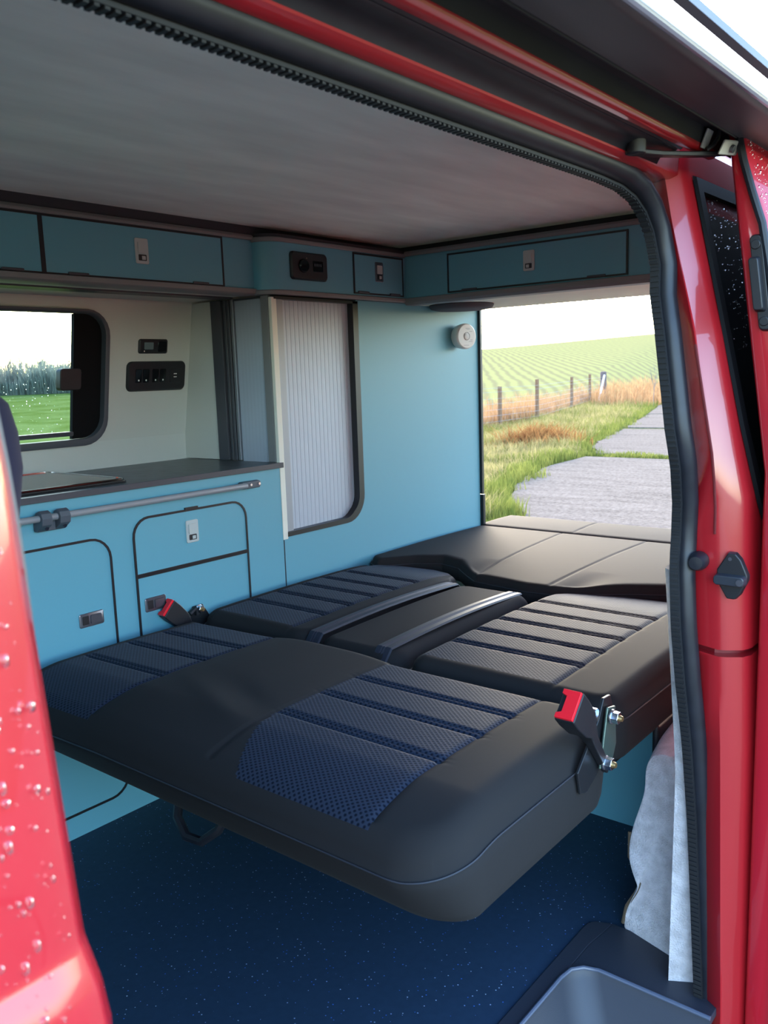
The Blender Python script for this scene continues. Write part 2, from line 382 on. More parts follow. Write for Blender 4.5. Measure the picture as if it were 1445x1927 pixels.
# tailgate surround
struct(obj('wall_rear', MB().box(3.02, 3.09, 1.99, 2.46, -.3, 1.60).box(3.02, 3.09, .45, .60, -.3, 1.60).box(3.02, 3.09, .60, 1.99, -.3, .30).box(3.02, 3.09, .60, 1.99, 1.47, 1.66), redp, bevel=.01))
struct(obj('trim_3', MB().box(2.55, 3.03, .62, 1.99, 1.392, 1.402), creamm, smooth=False))
struct(obj('trim_4', MB().box(3.004, 3.02, 1.925, 1.947, .645, 1.392).box(3.006, 3.022, 1.922, 1.947, .30, .642), blackt, bevel=.002))
tg = MB(); tg.loft([[(3.07, y, 1.60), (3.12, y, 1.69), (3.55, y, 1.80), (4.02, y, 1.83), (4.05, y, 1.80), (3.55, y, 1.74), (3.10, y, 1.58)] for y in (.52, .6, 2.36, 2.44)])
struct(obj('door_3', tg, redp, bevel=.01))
# roof and outer skin
roof = MB().loft([[(x, .57, 1.50), (x, .60, 1.58), (x, .72, 1.69), (x, 1.45, 1.74), (x, 2.20, 1.69), (x, 2.33, 1.58), (x, 2.36, 1.50), (x, 2.30, 1.632), (x, 1.45, 1.66), (x, .66, 1.632)] for x in (-.6, 3.06)])
struct(obj('wall_roof', roof, redp))
osk = MB()
for x0, x1, z0, z1 in ((-1.9, 3.06, -.35, .98), (1.56, 3.06, .98, 1.5), (-.02, .58, .98, 1.5), (-.6, -.02, 1.38, 1.5), (.58, 1.56, 1.36, 1.5)):
    q = [(x0, z0), (x1, z0), (x1, z1), (x0, z1)]
    osk.loft([[(x, 2.49-.19*max(z-.85, 0), z) for x, z in q], [(x, 2.462-.19*max(z-.85, 0), z) for x, z in q]])
struct(obj('wall_outer_offside', osk, redp, smooth=False))
# cab: front bulkhead with windscreen
struct(obj('wall_front', MB().box(-1.95, -.95, .45, 2.45, -.35, .62).loft([[(-.98, y, .62), (-.70, y, .62), (-.62, y, .86), (-1.05, y, .88)] for y in (.50, 2.42)]), blackp, bevel=.02))
struct(obj('window_3', MB().loft([[(-1.02, y, .90), (-1.01, y, .90), (-.29, y, 1.56), (-.30, y, 1.56)] for y in (.62, 2.30)]), screenglass, smooth=False))

def fs(z): return ip(z, [0, .5, .85, 1.0, 1.2, 1.42], [.47, .495, .52, .515, .545, .59])     # door seal plane
def fk(z): return ip(z, [0, .5, .93, 1.0, 1.2, 1.45], [.40, .405, .42, .435, .475, .535])     # outer skin plane
def pillar(z):
    a, b = fs(z), fk(z); m = a*.45+b*.55
    return [(1.55, a+.06, z), (1.54, a+.035, z), (1.495, a+.012, z), (1.446, a-.010, z), (1.43, m, z), (1.435, b+.03, z), (1.45, b+.008, z), (1.47, b, z), (2.2, b, z), (3.05, b+.03, z),
            (3.05, b+.06, z), (2.2, b+.03, z), (1.58, b+.035, z), (1.57, a+.06, z)]
nw = MB()
nw.loft([pillar(z) for z in (-.32, -.1, 0, .2, .4, .5, .6, .650, .661)])
nw.loft([pillar(z) for z in (.673, .72, .8, .86, .93, 1.0, 1.1, 1.2, 1.3, 1.38, 1.45, 1.50)])
wn = struct(obj('wall_nearside', nw, redp, ang=45))
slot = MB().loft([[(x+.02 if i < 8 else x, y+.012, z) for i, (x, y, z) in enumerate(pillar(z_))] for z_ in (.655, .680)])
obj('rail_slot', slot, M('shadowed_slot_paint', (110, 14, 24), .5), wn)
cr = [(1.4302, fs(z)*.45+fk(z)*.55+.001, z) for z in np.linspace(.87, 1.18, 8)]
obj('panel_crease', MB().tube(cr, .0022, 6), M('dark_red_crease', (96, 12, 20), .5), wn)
# quarter window, glass slightly proud of the skin
def qw(off, inset): 
    pts = [(1.487+inset, 1.448-inset), (2.6, 1.448-inset), (2.6, .885+inset), (1.53+inset, .885+inset), (1.495+inset, .93+inset), (1.478+inset, 1.05), (1.475+inset, 1.25)]
    return [(x, fk(z)-off, z) for x, z in pts]
w2 = struct(obj('window_2', MB().loft([qw(-.004, 0), qw(.004, 0)]), glass_black, smooth=False))
obj('window_surround', MB().loft([qw(.002, -.006), qw(.008, -.004), qw(.0085, .018), qw(.003, .022)], cap=False), M('matt_black_rubber', (14, 14, 17), .75, spec=.15), w2)
def pq():
    z = 1.12+.31*rng.random()**.7; x = 1.50+.25*rng.random()
    return (x, fk(z)-.0045, z), np.array((0, -1., 0)), np.array((0, 0, 1.))
v, f = drops(260, pq, .0004, .0013, .5); stuff(np_obj('rain_drops', v, f, waterm, w2))
# front passenger door, its rear edge in view at the left
def fd_(z): return ip(z, [-.3, 0, .4, .80, .824, .848, .9, 1.1, 1.45], [.37, .383, .386, .389, .392, .4025, .405, .430, .50])
zz = [-.3, -.1, .1, .4, .6, .74, .80, .818, .822, .826, .835, .844, .847, .851, .865, .9, .94, 1.0, 1.05]
def dl(z, x0):
    e = .228 + ip(z, [.80, .848, .90], [.006, .002, 0]); y = fd_(z)
    return [(x0, y+(.002 if x0 > 0 else 0), z), (e-.032, y, z), (e-.010, y+.003, z), (e, y+.012, z), (e, y+.03, z), (e-.032, y+.06, z), (x0, y+.06, z)]
fd = MB().loft([dl(z, -.95) for z in zz])
fd.loft([dl(z, .05) for z in (1.05, 1.1, 1.2, 1.3, 1.42)])
d2 = struct(obj('door_2', fd, lit_wetred, ang=60))
obj('edge_seal', MB().tube([(.2350, fd_(z)+.032, z) for z in np.linspace(.96, 1.40, 16)], [ip(z, [.96, 1.06], [.0012, .0048]) for z in np.linspace(.96, 1.40, 16)], 8), M('grey_edge_seal', (104, 98, 92), .7), d2)
def pd():
    z = .78+.36*rng.random(); x = .05+.165*rng.random()
    return (x, fd_(z)-.0006, z), np.array((0, -1., 0)), np.array((0, 0, 1.))
v, f = drops(750, pd, .0005, .0026, .5); stuff(np_obj('water_drops', v, f, waterm, d2))
obj('door_pane', MB().loft([[(x, fd_(z)+.02, z), (x, fd_(z)+.024, z)] + [] for x, z in ()] or [[(-.6, .46, 1.05), (.05, .46, 1.05), (.05, .465, 1.05), (-.6, .465, 1.05)], [(-.35, .52, 1.40), (.05, .52, 1.40), (.05, .525, 1.40), (-.35, .525, 1.40)]]), screenglass, d2, smooth=False)
# B pillar behind the door edge
struct(obj('wall_pillar', MB().loft([[(.08, fs(z)-.01, z), (.19, fs(z)-.01, z), (.19, fs(z)+.04, z), (.08, fs(z)+.04, z)] for z in (-.1, .5, .85, 1.1, 1.42)]), redp))

# roof side: stepped channel over the door opening, extruded along the van
prof_red = [(.60, 1.452), (.578, 1.446), (.556, 1.446), (.5495, 1.4495), (.545, 1.452), (.543, 1.50), (.60, 1.50)]
rail = MB().loft([[(x, y, z) for y, z in prof_red] for x in (-.6, 0, .7, 1.39, 1.47)])
struct(obj('trim_5', rail, redp))
tr = [(.546, 1.453), (.54, 1.463), (.526, 1.467), (.517, 1.468), (.513, 1.4715), (.508, 1.4695), (.504, 1.472), (.504, 1.51), (.546, 1.51)]
struct(obj('trim_6', MB().loft([[(x, y, z) for y, z in tr] for x in (-.6, 0, .7, 1.36)]), rubber, ang=50))
rb = [(.504, 1.4712), (.498, 1.4715), (.494, 1.4725), (.4905, 1.4755), (.4890, 1.480), (.4888, 1.53), (.504, 1.53)]
struct(obj('trim_7', MB().loft([[(x, y, z) for y, z in rb] for x in (-.6, 0, .7, 1.47)]), redp, ang=50))
gt = [(.4888, 1.481), (.484, 1.504), (.464, 1.506), (.456, 1.491), (.4505, 1.4885), (.447, 1.496), (.447, 1.54), (.4888, 1.54)]
struct(obj('trim_8', MB().loft([[(x, y, z) for y, z in gt] for x in (-.6, 0, .7, 2.2)]), undertrack, ang=40))

# rubber door seal: bulb + toothed lip
top = [(x, .578, 1.4450) for x in np.linspace(-.2, 1.18, 24)]
corner = [(1.25, .577, 1.444), (1.315, .575, 1.440), (1.364, .572, 1.428), (1.401, .568, 1.404), (1.422, .562, 1.368), (1.430, .553, 1.31)]
down = [(.032+ip(z, [0, .35, .5, .62, .72, .8, .86, .92, 1.03, 1.2, 1.31], [1.43, 1.423, 1.408, 1.392, 1.386, 1.392, 1.405, 1.402, 1.372, 1.382, 1.397]), fs(z)-.007, z) for z in np.linspace(1.26, -.06, 44)]
path = [Vector(p) for p in top+corner+down]
sealo = thing('door_seal', 'black rubber seal running round the sliding door opening', 'seal', (1.43, .47, -.06))
obj('bulb', MB().tube(path, .0165, 12), rubber, sealo)
lip = []; 
for i, p in enumerate(path):
    t = (path[min(i+1, len(path)-1)]-path[max(i-1, 0)]).normalized(); inn = Vector((0, 1, 0)); sidev = inn.cross(t).normalized()
    lip.append((p, t, sidev))
lm = MB(); lm.loft([[p + Vector((0, .004, 0)) + s_*q*1 for q in (.006, .021)] + [p + Vector((0, .020, 0)) + s_*q for q in (.021, .006)] for p, t, s_ in lip])
obj('lip', lm, rubberlip, sealo)
teeth = MB(); acc = 0
for i in range(len(path)-1):
    a, b = path[i], path[i+1]; L = (b-a).length; k = acc
    while k < L:
        p = a.lerp(b, k/L); t, s_ = lip[i][1], lip[i][2]
        teeth.obox(p + s_*.0215 + Vector((0, .012, 0)), t, s_, (0, 1, 0), .0045, .004, .014); k += .009
    acc = k-L
stuff(obj('tooth_strip', teeth, rubberlip, sealo, smooth=False))

# ------------------------------------------------------------------ sliding door (slid back, only its front edge in view)
def sd(z): return .390 + (z-.97)*.135 if z > .97 else .390
zs = [-.15, .2, .6, .9, .97, 1.2, 1.36, 1.4, 1.44, 1.47, 1.50, 1.512]
def sth(z): return ip(z, [.9, 1.2, 1.36, 1.44, 1.50], [.046, .042, .034, .018, .012])
def sdl(z):
    y = sd(z); t = sth(z)
    return [(1.456, y+.006, z), (1.450, y, z), (1.449, y-t, z), (1.453, y-t-.006, z), (2.6, y-t-.006, z), (2.6, y+.02, z), (1.50, y+.02, z)]
door1 = struct(obj('door_1', MB().loft([sdl(z) for z in zs]), lit_wetred, ang=60))
obj('edge_rubber', MB().tube([(1.444, sd(z)-sth(z)+.002, z) for z in np.linspace(-.1, 1.505, 34)], .0062, 8, flat=.9), rubber, door1)
lt = MB(); ly = lambda z: sd(z)-.020
lt.loft([[(1.451, ly(z)+y, z) for y, z in rrect(-.012, .010, 1.195, 1.345, .008, 3)], [(1.440, ly(z)+y, z) for y, z in rrect(-.010, .008, 1.198, 1.342, .007, 3)]])
lt.loft([[(1.441, ly(z)+y, z) for y, z in rrect(-.006, .012, 1.225, 1.310, .004, 3)], [(1.428, ly(z)+y, z) for y, z in rrect(-.004, .010, 1.228, 1.307, .004, 3)]])
lt.disc((1.441, ly(1.33)-.001, 1.328), (-1, 0, 0), .0075, .004, 12).disc((1.441, ly(1.21)-.001, 1.211), (-1, 0, 0), .0075, .004, 12)
la = obj('door_latch', lt, blackp, door1, bevel=.0015)
obj('outer_pane', MB().loft([[(1.58, sd(z)-sth(z)-.009, z), (2.5, sd(z)-sth(z)-.009, z), (2.5, sd(z)-sth(z)-.004, z), (1.58, sd(z)-sth(z)-.004, z)] for z in (.90, .97, 1.2, 1.36)]), glass_black, door1, smooth=False)
obj('reflection_trim', MB().loft([[(1.52, sd(z)+.019, z), (2.58, sd(z)+.019, z), (2.58, sd(z)+.024, z), (1.52, sd(z)+.024, z)] for z in (-.1, .6, .97, 1.45)]), M('dark_door_trim', (38, 40, 44), .8), door1, smooth=False)  # unseen dark panel added so the quarter glass does not reflect red
def ps():
    z = 1.05+.45*rng.random(); x = 1.453+.10*rng.random()
    return (x, sd(z)-sth(z)-.0065, z), np.array((0, -1., 0)), np.array((0, 0, 1.))
v, f = drops(420, ps, .0008, .0024, .5); stuff(np_obj('water_drops', v, f, waterm, door1))
# top roller arm and bracket of the sliding door
arm = thing('door_guide', 'flat black arm joining the sliding door to its top track', 'door arm', (1.30, .5, 1.46))
ap = [(1.24, .535, 1.452), (1.30, .520, 1.456), (1.36, .502, 1.462), (1.42, .484, 1.469), (1.47, .462, 1.476)]
obj('arm', MB().loft([[(x, y-.010, z-.004), (x, y+.010, z-.004), (x, y+.010, z+.003), (x, y-.010, z+.003)] for x, y, z in ap]), blackp, arm, bevel=.002)
obj('roller', MB().disc((1.25, .532, 1.449), (0, 0, 1), .014, .02, 16), blackp, arm, bevel=.002)
br = thing('roller_bracket', 'pale metal bracket with a bolt beside the sliding door top', 'bracket', (1.45, .47, 1.48))
obj('plate', MB().obox((1.425, .456, 1.474), (1, -.15, .1), (0, 1, .5), (0, -.5, 1), .055, .004, .022), M('pale_primer_metal', (188, 186, 180), .5, .2), br, bevel=.002)
obj('tab', MB().obox((1.400, .483, 1.487), (1, 0, 0), (0, 1, .4), (0, -.4, 1), .024, .003, .028), M('grey_primer_metal', (170, 170, 168), .5, .2), br, bevel=.001)
obj('bolt', MB().disc((1.425, .4535, 1.4725), (0, -1, -.5), .006, .004, 10), steel_dark, br)
obj('cable', MB().tube([(1.402, .484, 1.472), (1.408, .476, 1.478), (1.414, .471, 1.488), (1.416, .470, 1.502)], .0035, 8), blackp, br)
# striker and bump stop on the pillar
st = thing('door_striker', 'black plastic door striker guide on the red pillar', 'striker', (1.43, .435, .80))
def oct_(yc, zc, hy, hz, k=.55): return [(yc-hy, zc+hz*.1), (yc-hy, zc-hz*.1), (yc-hy*k, zc-hz*.75), (yc-hy*.2, zc-hz), (yc+hy*.3, zc-hz), (yc+hy, zc-hz*.25), (yc+hy, zc+hz*.25), (yc+hy*.3, zc+hz), (yc-hy*.2, zc+hz), (yc-hy*k, zc+hz*.75)]
obj('wedge', MB().loft([[(1.436, y, z) for y, z in oct_(.4335, .803, .026, .040)], [(1.424, y, z) for y, z in oct_(.4335, .803, .024, .038)]]), blackp, st, bevel=.002)
obj('guide_bar', MB().loft([[(1.426, y, z) for y, z in rrect(.409, .461, .788, .807, .007, 4)], [(1.410, y, z) for y, z in rrect(.411, .459, .790, .806, .006, 4)]]), M('grey_guide_bar', (44, 48, 56), .35), st, bevel=.002)
obj('screw', MB().disc((1.4105, .417, .797), (-1, 0, 0), .0055, .002, 14), steel_dark, st)
obj('screw', MB().disc((1.4245, .437, .832), (-1, 0, 0), .003, .002, 10), steel_dark, st)
tag(obj('bump_stop', MB().lathe((1.432, .489, .823), (-1, -.1, 0), [(.016, 0), (.016, .012), (.0135, .022), (.011, .028), (0, .029)], 16), rubber), 'round black rubber bump stop beside the seal on the red pillar', 'bump stop')

# awning case along the roof and its lead bar
aw = thing('awning_case', 'long dusty black awning case along the roof edge', 'awning', (.5, .40, 1.49))
ac = [(.447, 1.489), (.44, 1.4905), (.372, 1.4795), (.366, 1.4805), (.360, 1.485), (.365, 1.4925), (.41, 1.528), (.447, 1.553)]
obj('case', MB().loft([[(x, y, z) for y, z in ac] for x in (-.7, 0, 1, 2.3)]), M('dusty_black_aluminium', (58, 58, 64), .5, .2, noise=(4, .35, (.5, 3, 3))), aw, ang=50)
obj('edge_strip', MB().tube([(x, .3585, 1.4865) for x in (-.7, 0, 1, 2.3)], .0055, 10), M('blue_highlight_rail', (150, 160, 182), .35, .7), aw)  # strip tinted pale blue to carry the sky highlight on the case edge
br2 = [(.322, 1.489), (.322, 1.498), (.328, 1.503), (.336, 1.503), (.338, 1.496), (.334, 1.489)]
obj('lead_bar', MB().loft([[(x, y, z) for y, z in br2] for x in (-.7, 0, 1, 2.3)]), M('grey_lead_bar', (104, 108, 116), .6, .2), aw)
for x in (-.55, 2.2): obj('bar_bracket', MB().box(x, x+.03, .33, .372, 1.492, 1.500), blackp, aw, bevel=.002)

# ------------------------------------------------------------------ entry step and carpeted wheel arch
stp = thing('entry_step', 'dark grey moulded plastic entry step inside the door opening', 'step', (1.2, .6, -.12))
sm = M('grey_step_plastic', (46, 50, 60), .5, bump=(500, .2))
outline = [(-.2, .735), (1.50, .735), (1.525, .733), (1.538, .724), (1.552, .676), (1.552, .46), (-.2, .46)]
well = rrect(-.1, 1.402, .40, .702, .055, 6); 
plate = MB()
plate.prism([(-.2, .735), (1.50, .735), (1.525, .733), (1.538, .724), (1.552, .690), (1.46, .7005), (-.2, .7005)], 2, -.012, .004)
plate.prism([(1.46, .7006), (1.552, .690), (1.552, .44), (1.402, .44), (1.402, .65), (1.398, .67), (1.387, .687), (1.372, .697), (1.36, .7006)], 2, -.012, .004)
obj('tread_plate', plate, sm, stp, bevel=.003)
def wl(z, i): return [(-.19, .7-i, z), (1.34-i, .7-i, z), (1.372-i, .695-i, z), (1.392-i, .678-i, z), (1.402-i, .65-i, z), (1.402-i, .44, z)]
wmb = MB().loft([wl(.004, 0), wl(-.004, .002), wl(-.012, .006), wl(-.05, .025), (wl(-.085, .042)), wl(-.10, .05), wl(-.108, .062), wl(-.11, .085)], closed=False, cap=False)
b_ = wl(-.11, .085); wmb.add(b_ + [(-.19, .44, -.11)], [tuple(range(len(b_)+1))])
wo = obj('step_well', wmb, sm, stp, ang=60)
obj('well_rim', MB().tube([(x, y, z+.0035) for x, y, z in wl(.0015, 0)], .004, 8), M('highlit_step_rim', (82, 90, 108), .4), stp)  # rim colour lightened to stand for the highlight along the well edge
struct(obj('trim_9', MB().box(-.2, 1.45, .38, .46, -.30, -.11), blackp))
# wheel arch cover: felt carpet over a moulded shape
def arch(x, g):
    p = [(.47, -.002), (.50, -.002), (.65, -.002), (.666, -.002), (.668, .012), (.660, .055), (.640, .092), (.634, .108), (.640, .120), (.662, .146), (.668, .18), (.664, .22), (.652, .265), (.648, .295), (.655, .325), (.650, .350), (.634, .366), (.59, .372), (.515, .372), (.47, .355)]
    out = []
    for y, z in p:
        k = max(0, z-.12)*.35
        out.append((x + (k if g < .5 else 0) + (.664-y)*-.30*(1-g), y + .03*g, z*(1+.05*g)))
    return out
wa = thing('wheel_arch_cover', 'lumpy wheel arch covered in pale grey felt carpet', 'wheel arch', (1.8, .58, 0))
am = MB().loft([arch(1.552, 0), arch(1.5545, .0), arch(1.560, .0), arch(1.578, .15), arch(1.62, .35), arch(1.75, .6), arch(2.0, 1), arch(2.5, 1)])
ao = obj('felt_cover', am, carpetm, wa, ang=180); sb = ao.modifiers.new('sub', 'SUBSURF'); sb.levels = 2; sb.render_levels = 2
obj('board_edge', MB().tube([(1.556, .670, .012), (1.557, .663, .052), (1.561, .645, .088), (1.566, .638, .108), (1.572, .646, .126), (1.578, .667, .150), (1.588, .671, .2)], .004, 6), carpet_edge, wa)
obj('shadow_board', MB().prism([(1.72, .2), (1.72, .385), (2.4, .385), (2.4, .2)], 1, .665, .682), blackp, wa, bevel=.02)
fe = thing('felt_edge', 'narrow strip of pale grey felt lining beside the door seal', 'carpet trim', (1.45, .52, .3))
obj('strip', MB().loft([[(ip(z, [0, .12, .5, .62, .72, .8], [1.480, 1.462, 1.440, 1.428, 1.422, 1.428]), fs(z)+.020, z), (1.444+.02*max(0, .5-z), fs(z)+.036+.07*max(0, .42-z), z), (1.47+.05*max(0, .5-z), fs(z)+.04+.07*max(0, .42-z), z), (1.475, fs(z)+.018, z)] for z in np.linspace(0, .80, 14)]), carpetm, fe)
# inner lining of the nearside wall, behind the arch
struct(obj('wall_lining', MB().box(2.52, 3.02, .545, .56, .0, .86).box(1.60, 3.02, .60, .62, 1.40, 1.60), carpetm, smooth=False))

# ------------------------------------------------------------------ furniture
def front_panel(mb, x0, x1, z0, z1, y=YK, t=.016, r=0): mb.loft([[(px, y, pz) for px, pz in rrect(x0, x1, z0, z1, r)], [(px, y+t, pz) for px, pz in rrect(x0, x1, z0, z1, r)]])
def slam_latch(parent, cx, cz, wd, ht, facing, mat, bezel_in=.0025, bevel=.0015, horizontal=False, at=YK):
    """recessed push latch: bezel, paddle and dark pocket.  facing: 1 -> on a y plane, 0 -> on an x plane"""
    def loop(ww, hh, off, r, oz=0, ox=0): 
        return [((at-off, p, q) if facing == 0 else (p, at-off, q)) for p, q in rrect(cx-ww/2+ox, cx+ww/2+ox, cz-hh/2+oz, cz+hh/2+oz, r, 4)]
    b = obj('latch', MB().loft([loop(wd, ht, 0, .005), loop(wd, ht, bezel_in, .005), loop(wd*.94, ht*.96, bezel_in+.0012, .004)]), mat, parent)
    e = bezel_in+.001
    if horizontal:
        obj('paddle', MB().loft([loop(wd*.46, ht*.62, e, .003, 0, wd*.16), loop(wd*.44, ht*.58, e+.003, .003, 0, wd*.16)]), mat, b)
        obj('pocket', MB().loft([loop(wd*.26, ht*.62, e-.0005, .002, 0, -wd*.26), loop(wd*.26, ht*.62, e+.0008, .002, 0, -wd*.26)]), blackp, b)
    else:
        obj('paddle', MB().loft([loop(wd*.66, ht*.44, e, .003, ht*.12), loop(wd*.62, ht*.42, e+.003, .003, ht*.12)]), mat, b)
        obj('pocket', MB().loft([loop(wd*.6, ht*.24, e-.0005, .002, -ht*.26), loop(wd*.6, ht*.24, e+.0008, .002, -ht*.26)]), blackp, b)
        obj('tongue', MB().loft([loop(wd*.28, ht*.16, e+.0005, .001, -ht*.27, wd*.08), loop(wd*.26, ht*.14, e+.002, .001, -ht*.27, wd*.08)]), mat, b)
    return b
def edged_door(parent, x0, x1, z0, z1, r, name='door', y=YK, w_=.0055, gap=.006):
    d = obj(name, MB().loft([[(px, y+.010, pz) for px, pz in rrect(x0, x1, z0, z1, r)], [(px, y-.001, pz) for px, pz in rrect(x0, x1, z0, z1, r)]]), teal, parent, smooth=False)
    ro = [q+gap if q > 0 else 0 for q in (r if isinstance(r, (list, tuple)) else (r,)*4)]
    ri = r if isinstance(r, (list, tuple)) else (r,)*4
    o_, i_ = rrect(x0-gap, x1+gap, z0-gap, z1+gap, ro), rrect(x0, x1, z0, z1, ri)
    mbr = MB(); ring(mbr, o_, i_, 1, y+.006, y-.0035); obj('edge_trim', mbr, blackt, d, smooth=False)
    return d
kit = thing('kitchen_unit', 'duck egg blue kitchen unit with black edged doors below the window', 'cabinet', (1.2, 2.1, 0))
obj('front_panel', MB().box(.25, 1.866, YK, YK+.016, 0, .874), teal, kit, smooth=False)
obj('end_panel', MB().box(.25, .266, YK+.016, 2.40, 0, .874), teal, kit, smooth=False)
obj('end_panel', MB().box(1.85, 1.866, YK+.016, 2.40, 0, .874), teal, kit, smooth=False)
ld = edged_door(kit, .70, 1.243, .066, .757, .052)
slam_latch(ld, 1.176, .558, .070, .036, 1, steel_dark, horizontal=True)
ud = edged_door(kit, 1.322, 1.711, .643, .789, (0, .048, .048, 0), 'drawer')
slam_latch(ud, 1.512, .731, .043, .064, 1, silver_latch)
lw = edged_door(kit, 1.322, 1.711, .066, .632, (.048, 0, 0, .048))
slam_latch(lw, 1.372, .554, .068, .038, 1, steel_dark, horizontal=True)
obj('catch', MB().box(1.49, 1.535, YK-.006, YK, .794, .800), blackp, ud)
wt = tag(obj('worktop', MB().loft([[(x, 1.926, .874), (x, 2.40, .874), (x, 2.404, .886), (x, 1.926, .889)] for x in (.24, 1.868)]), worktop_m, bevel=.002), 'dark slate worktop with square charcoal edge above the blue kitchen unit', 'worktop')
obj('front_edge', MB().box(.24, 1.870, 1.922, 1.9265, .8735, .8895), charcoal, wt, bevel=.001)
hob = thing('hob_unit', 'black glass lidded hob set into the worktop by the window', 'hob', (1.05, 2.15, .888))
obj('tray', MB().loft([[(x, y, z) for x, y in rrect(.78, 1.338, 1.962, 2.352, .018)] for z in (.887, .893)]), M('matt_tray', (20, 21, 24), .7, spec=.15), hob, bevel=.001)
obj('glass_lid', MB().loft([[(x, y, z) for x, y in rrect(.785, 1.333, 1.968, 2.347, .016)] for z in (.895, .901)]), hobglass, hob, bevel=.0015)
obj('seal_strip', MB().loft([[(x, y, z) for x, y in rrect(.782, 1.336, 1.964, 2.350, .017)] for z in (.8925, .8955)]), blackp, hob)
obj('hinge_strip', MB().box(.80, 1.31, 2.325, 2.338, .9005, .904), chrome, hob, bevel=.001)
obj('side_rail', MB().box(1.318, 1.325, 1.99, 2.33, .9005, .9025), chrome, hob)
rl = thing('multi_rail', 'grey tubular rail fixed along the front of the kitchen unit', 'rail', (1.3, 1.91, .83))
obj('rail_tube', MB().tube([(.4, 1.908, .838), (1.70, 1.908, .838)], .0085, 12), M('anodised_rail', (150, 152, 158), .35, .25), rl)
eb = obj('end_bracket', MB().loft([[(px, YK, pz) for px, pz in rrect(1.690, 1.772, .826, .848, .008)], [(px, 1.912, pz) for px, pz in rrect(1.686, 1.762, .827, .848, .008)]]), greyplastic, rl, bevel=.003)
for x in (1.722, 1.755): obj('screw', MB().disc((x, 1.914, .838), (0, -1, 0), .004, .004, 10), zinc, eb)
for x0, x1 in ((1.045, 1.072), (1.092, 1.12)):
    pts = [(YK, .806), (1.918, .806), (1.894, .822), (1.890, .838), (1.895, .850), (1.908, .856), (1.922, .850), (1.926, .838), (1.917, .830), (YK, .830)]
    ck = obj('clamp', MB().prism(pts, 0, x0, x1), greyplastic, rl, bevel=.002)
    obj('screw', MB().disc(((x0+x1)/2+.004, 1.912, .815), (0, -.9, -.35), .005, .008, 12), zinc, ck)
obj('clamp_base', MB().box(1.045, 1.12, 1.918, YK, .804, .828), greyplastic, rl, bevel=.003)

# wardrobe with tambour shutters round its corner
wd = thing('wardrobe', 'tall duck egg blue wardrobe with silver tambour shutters at its corner', 'wardrobe', (2.4, 2.1, 0))
pz0, pz1, xr = .656, 1.388, 2.258
fp = MB().box(1.868, 3.004, YK, YK+.016, .0, pz0).box(xr, 3.004, YK, YK+.016, pz0, 1.396)
cxx, czz, rr_ = xr, pz0, .088
arcp = [(xr, pz0)] + [(xr-rr_+rr_*math.sin(a), pz0+rr_-rr_*math.cos(a)) for a in [PI/2*i/8 for i in range(9)]][::-1]
fp.loft([[(x, YK, z) for x, z in arcp], [(x, YK+.016, z) for x, z in arcp]])
obj('front_panel', fp, teal, wd, smooth=False)
obj('top_panel', MB().box(1.872, 3.004, YK+.016, 2.30, 1.39, 1.396), charcoal, wd, smooth=False)
obj('edge_joint', MB().box(1.8665, 1.8695, YK-.0008, YK+.01, 0, pz0), blackt, wd, smooth=False)
# trim along the opening: up the right side, round the lower corner, along the bottom
tp = [(xr, pz1+.004)] + [(xr-rr_+rr_*math.cos(a), pz0+rr_-rr_*math.sin(a)) for a in [PI/2*i/8 for i in range(9)]] + [(1.885, pz0)]
tm = MB(); loops = []
for i, (x, z) in enumerate(tp):
    a = tp[max(0, i-1)]; b = tp[min(len(tp)-1, i+1)]; t = Vector((b[0]-a[0], 0, b[1]-a[1])).normalized(); nn = Vector((t.z, 0, -t.x)); nn = -nn if nn.dot(Vector((2.05-x, 0, 1.0-z))) < 0 else nn
    p = Vector((x, 0, z)); wdth = .022 if i < 7 else .022-.012*min(1, (i-6)/4); q = p + nn*wdth; o2 = p - nn*.004
    loops.append([(o2.x, YK-.004, o2.z), (q.x, YK-.004, q.z), (q.x, YK+.03, q.z), (o2.x, YK+.03, o2.z)])
obj('opening_trim', tm.loft(loops), blackt, wd, ang=50)
obj('top_trim', MB().box(1.875, xr+.004, YK-.004, YK+.03, 1.3845, 1.3925), blackt, wd, smooth=False)
sh = obj('front_shutter', MB().box(1.915, xr-.005, YK+.026, YK+.030, pz0-.02, pz1), darkslat, wd, smooth=False)
nsl = 17; x0s, x1s = 1.925, xr-.012; pit = (x1s-x0s)/nsl
def slat_mb(p, horiz_x):
    mb = MB(); a0 = -pit*.46; prof = [(a0, .004), (a0*.75, .0), (0, -.0016), (-a0*.75, .0), (-a0, .004)]
    return mb, prof
mb = MB(); prof = [(-pit*.485, .0014), (-pit*.455, .0003), (0, 0), (pit*.455, .0003), (pit*.485, .0014)]
mb.loft([[(x, y, pz0-.02) for x, y in prof], [(x, y, pz1) for x, y in prof]], closed=False, cap=False)
first = None
for i in range(nsl):
    cx_ = x0s + pit*(i+.5)
    if first is None:
        m2 = MB(); m2.loft([[(cx_+x, YK+.021+y, pz0-.02) for x, y in prof], [(cx_+x, YK+.021+y, pz1) for x, y in prof]], closed=False, cap=False)
        first = obj('slat', m2, slatm, sh, ang=25); fl = first.location.copy()
    else:
        c = first.copy(); COL.objects.link(c); c.parent = sh; c.location = fl + Vector((pit*i, 0, 0))
obj('leading_strip', MB().box(1.884, 1.922, YK+.008, YK+.026, pz0-.008, pz1), darkslat, wd, bevel=.002)
obj('corner_post', MB().box(1.8645, 1.886, YK-.002, YK+.012, pz0-.012, pz1+.002), post_white, wd, bevel=.002)
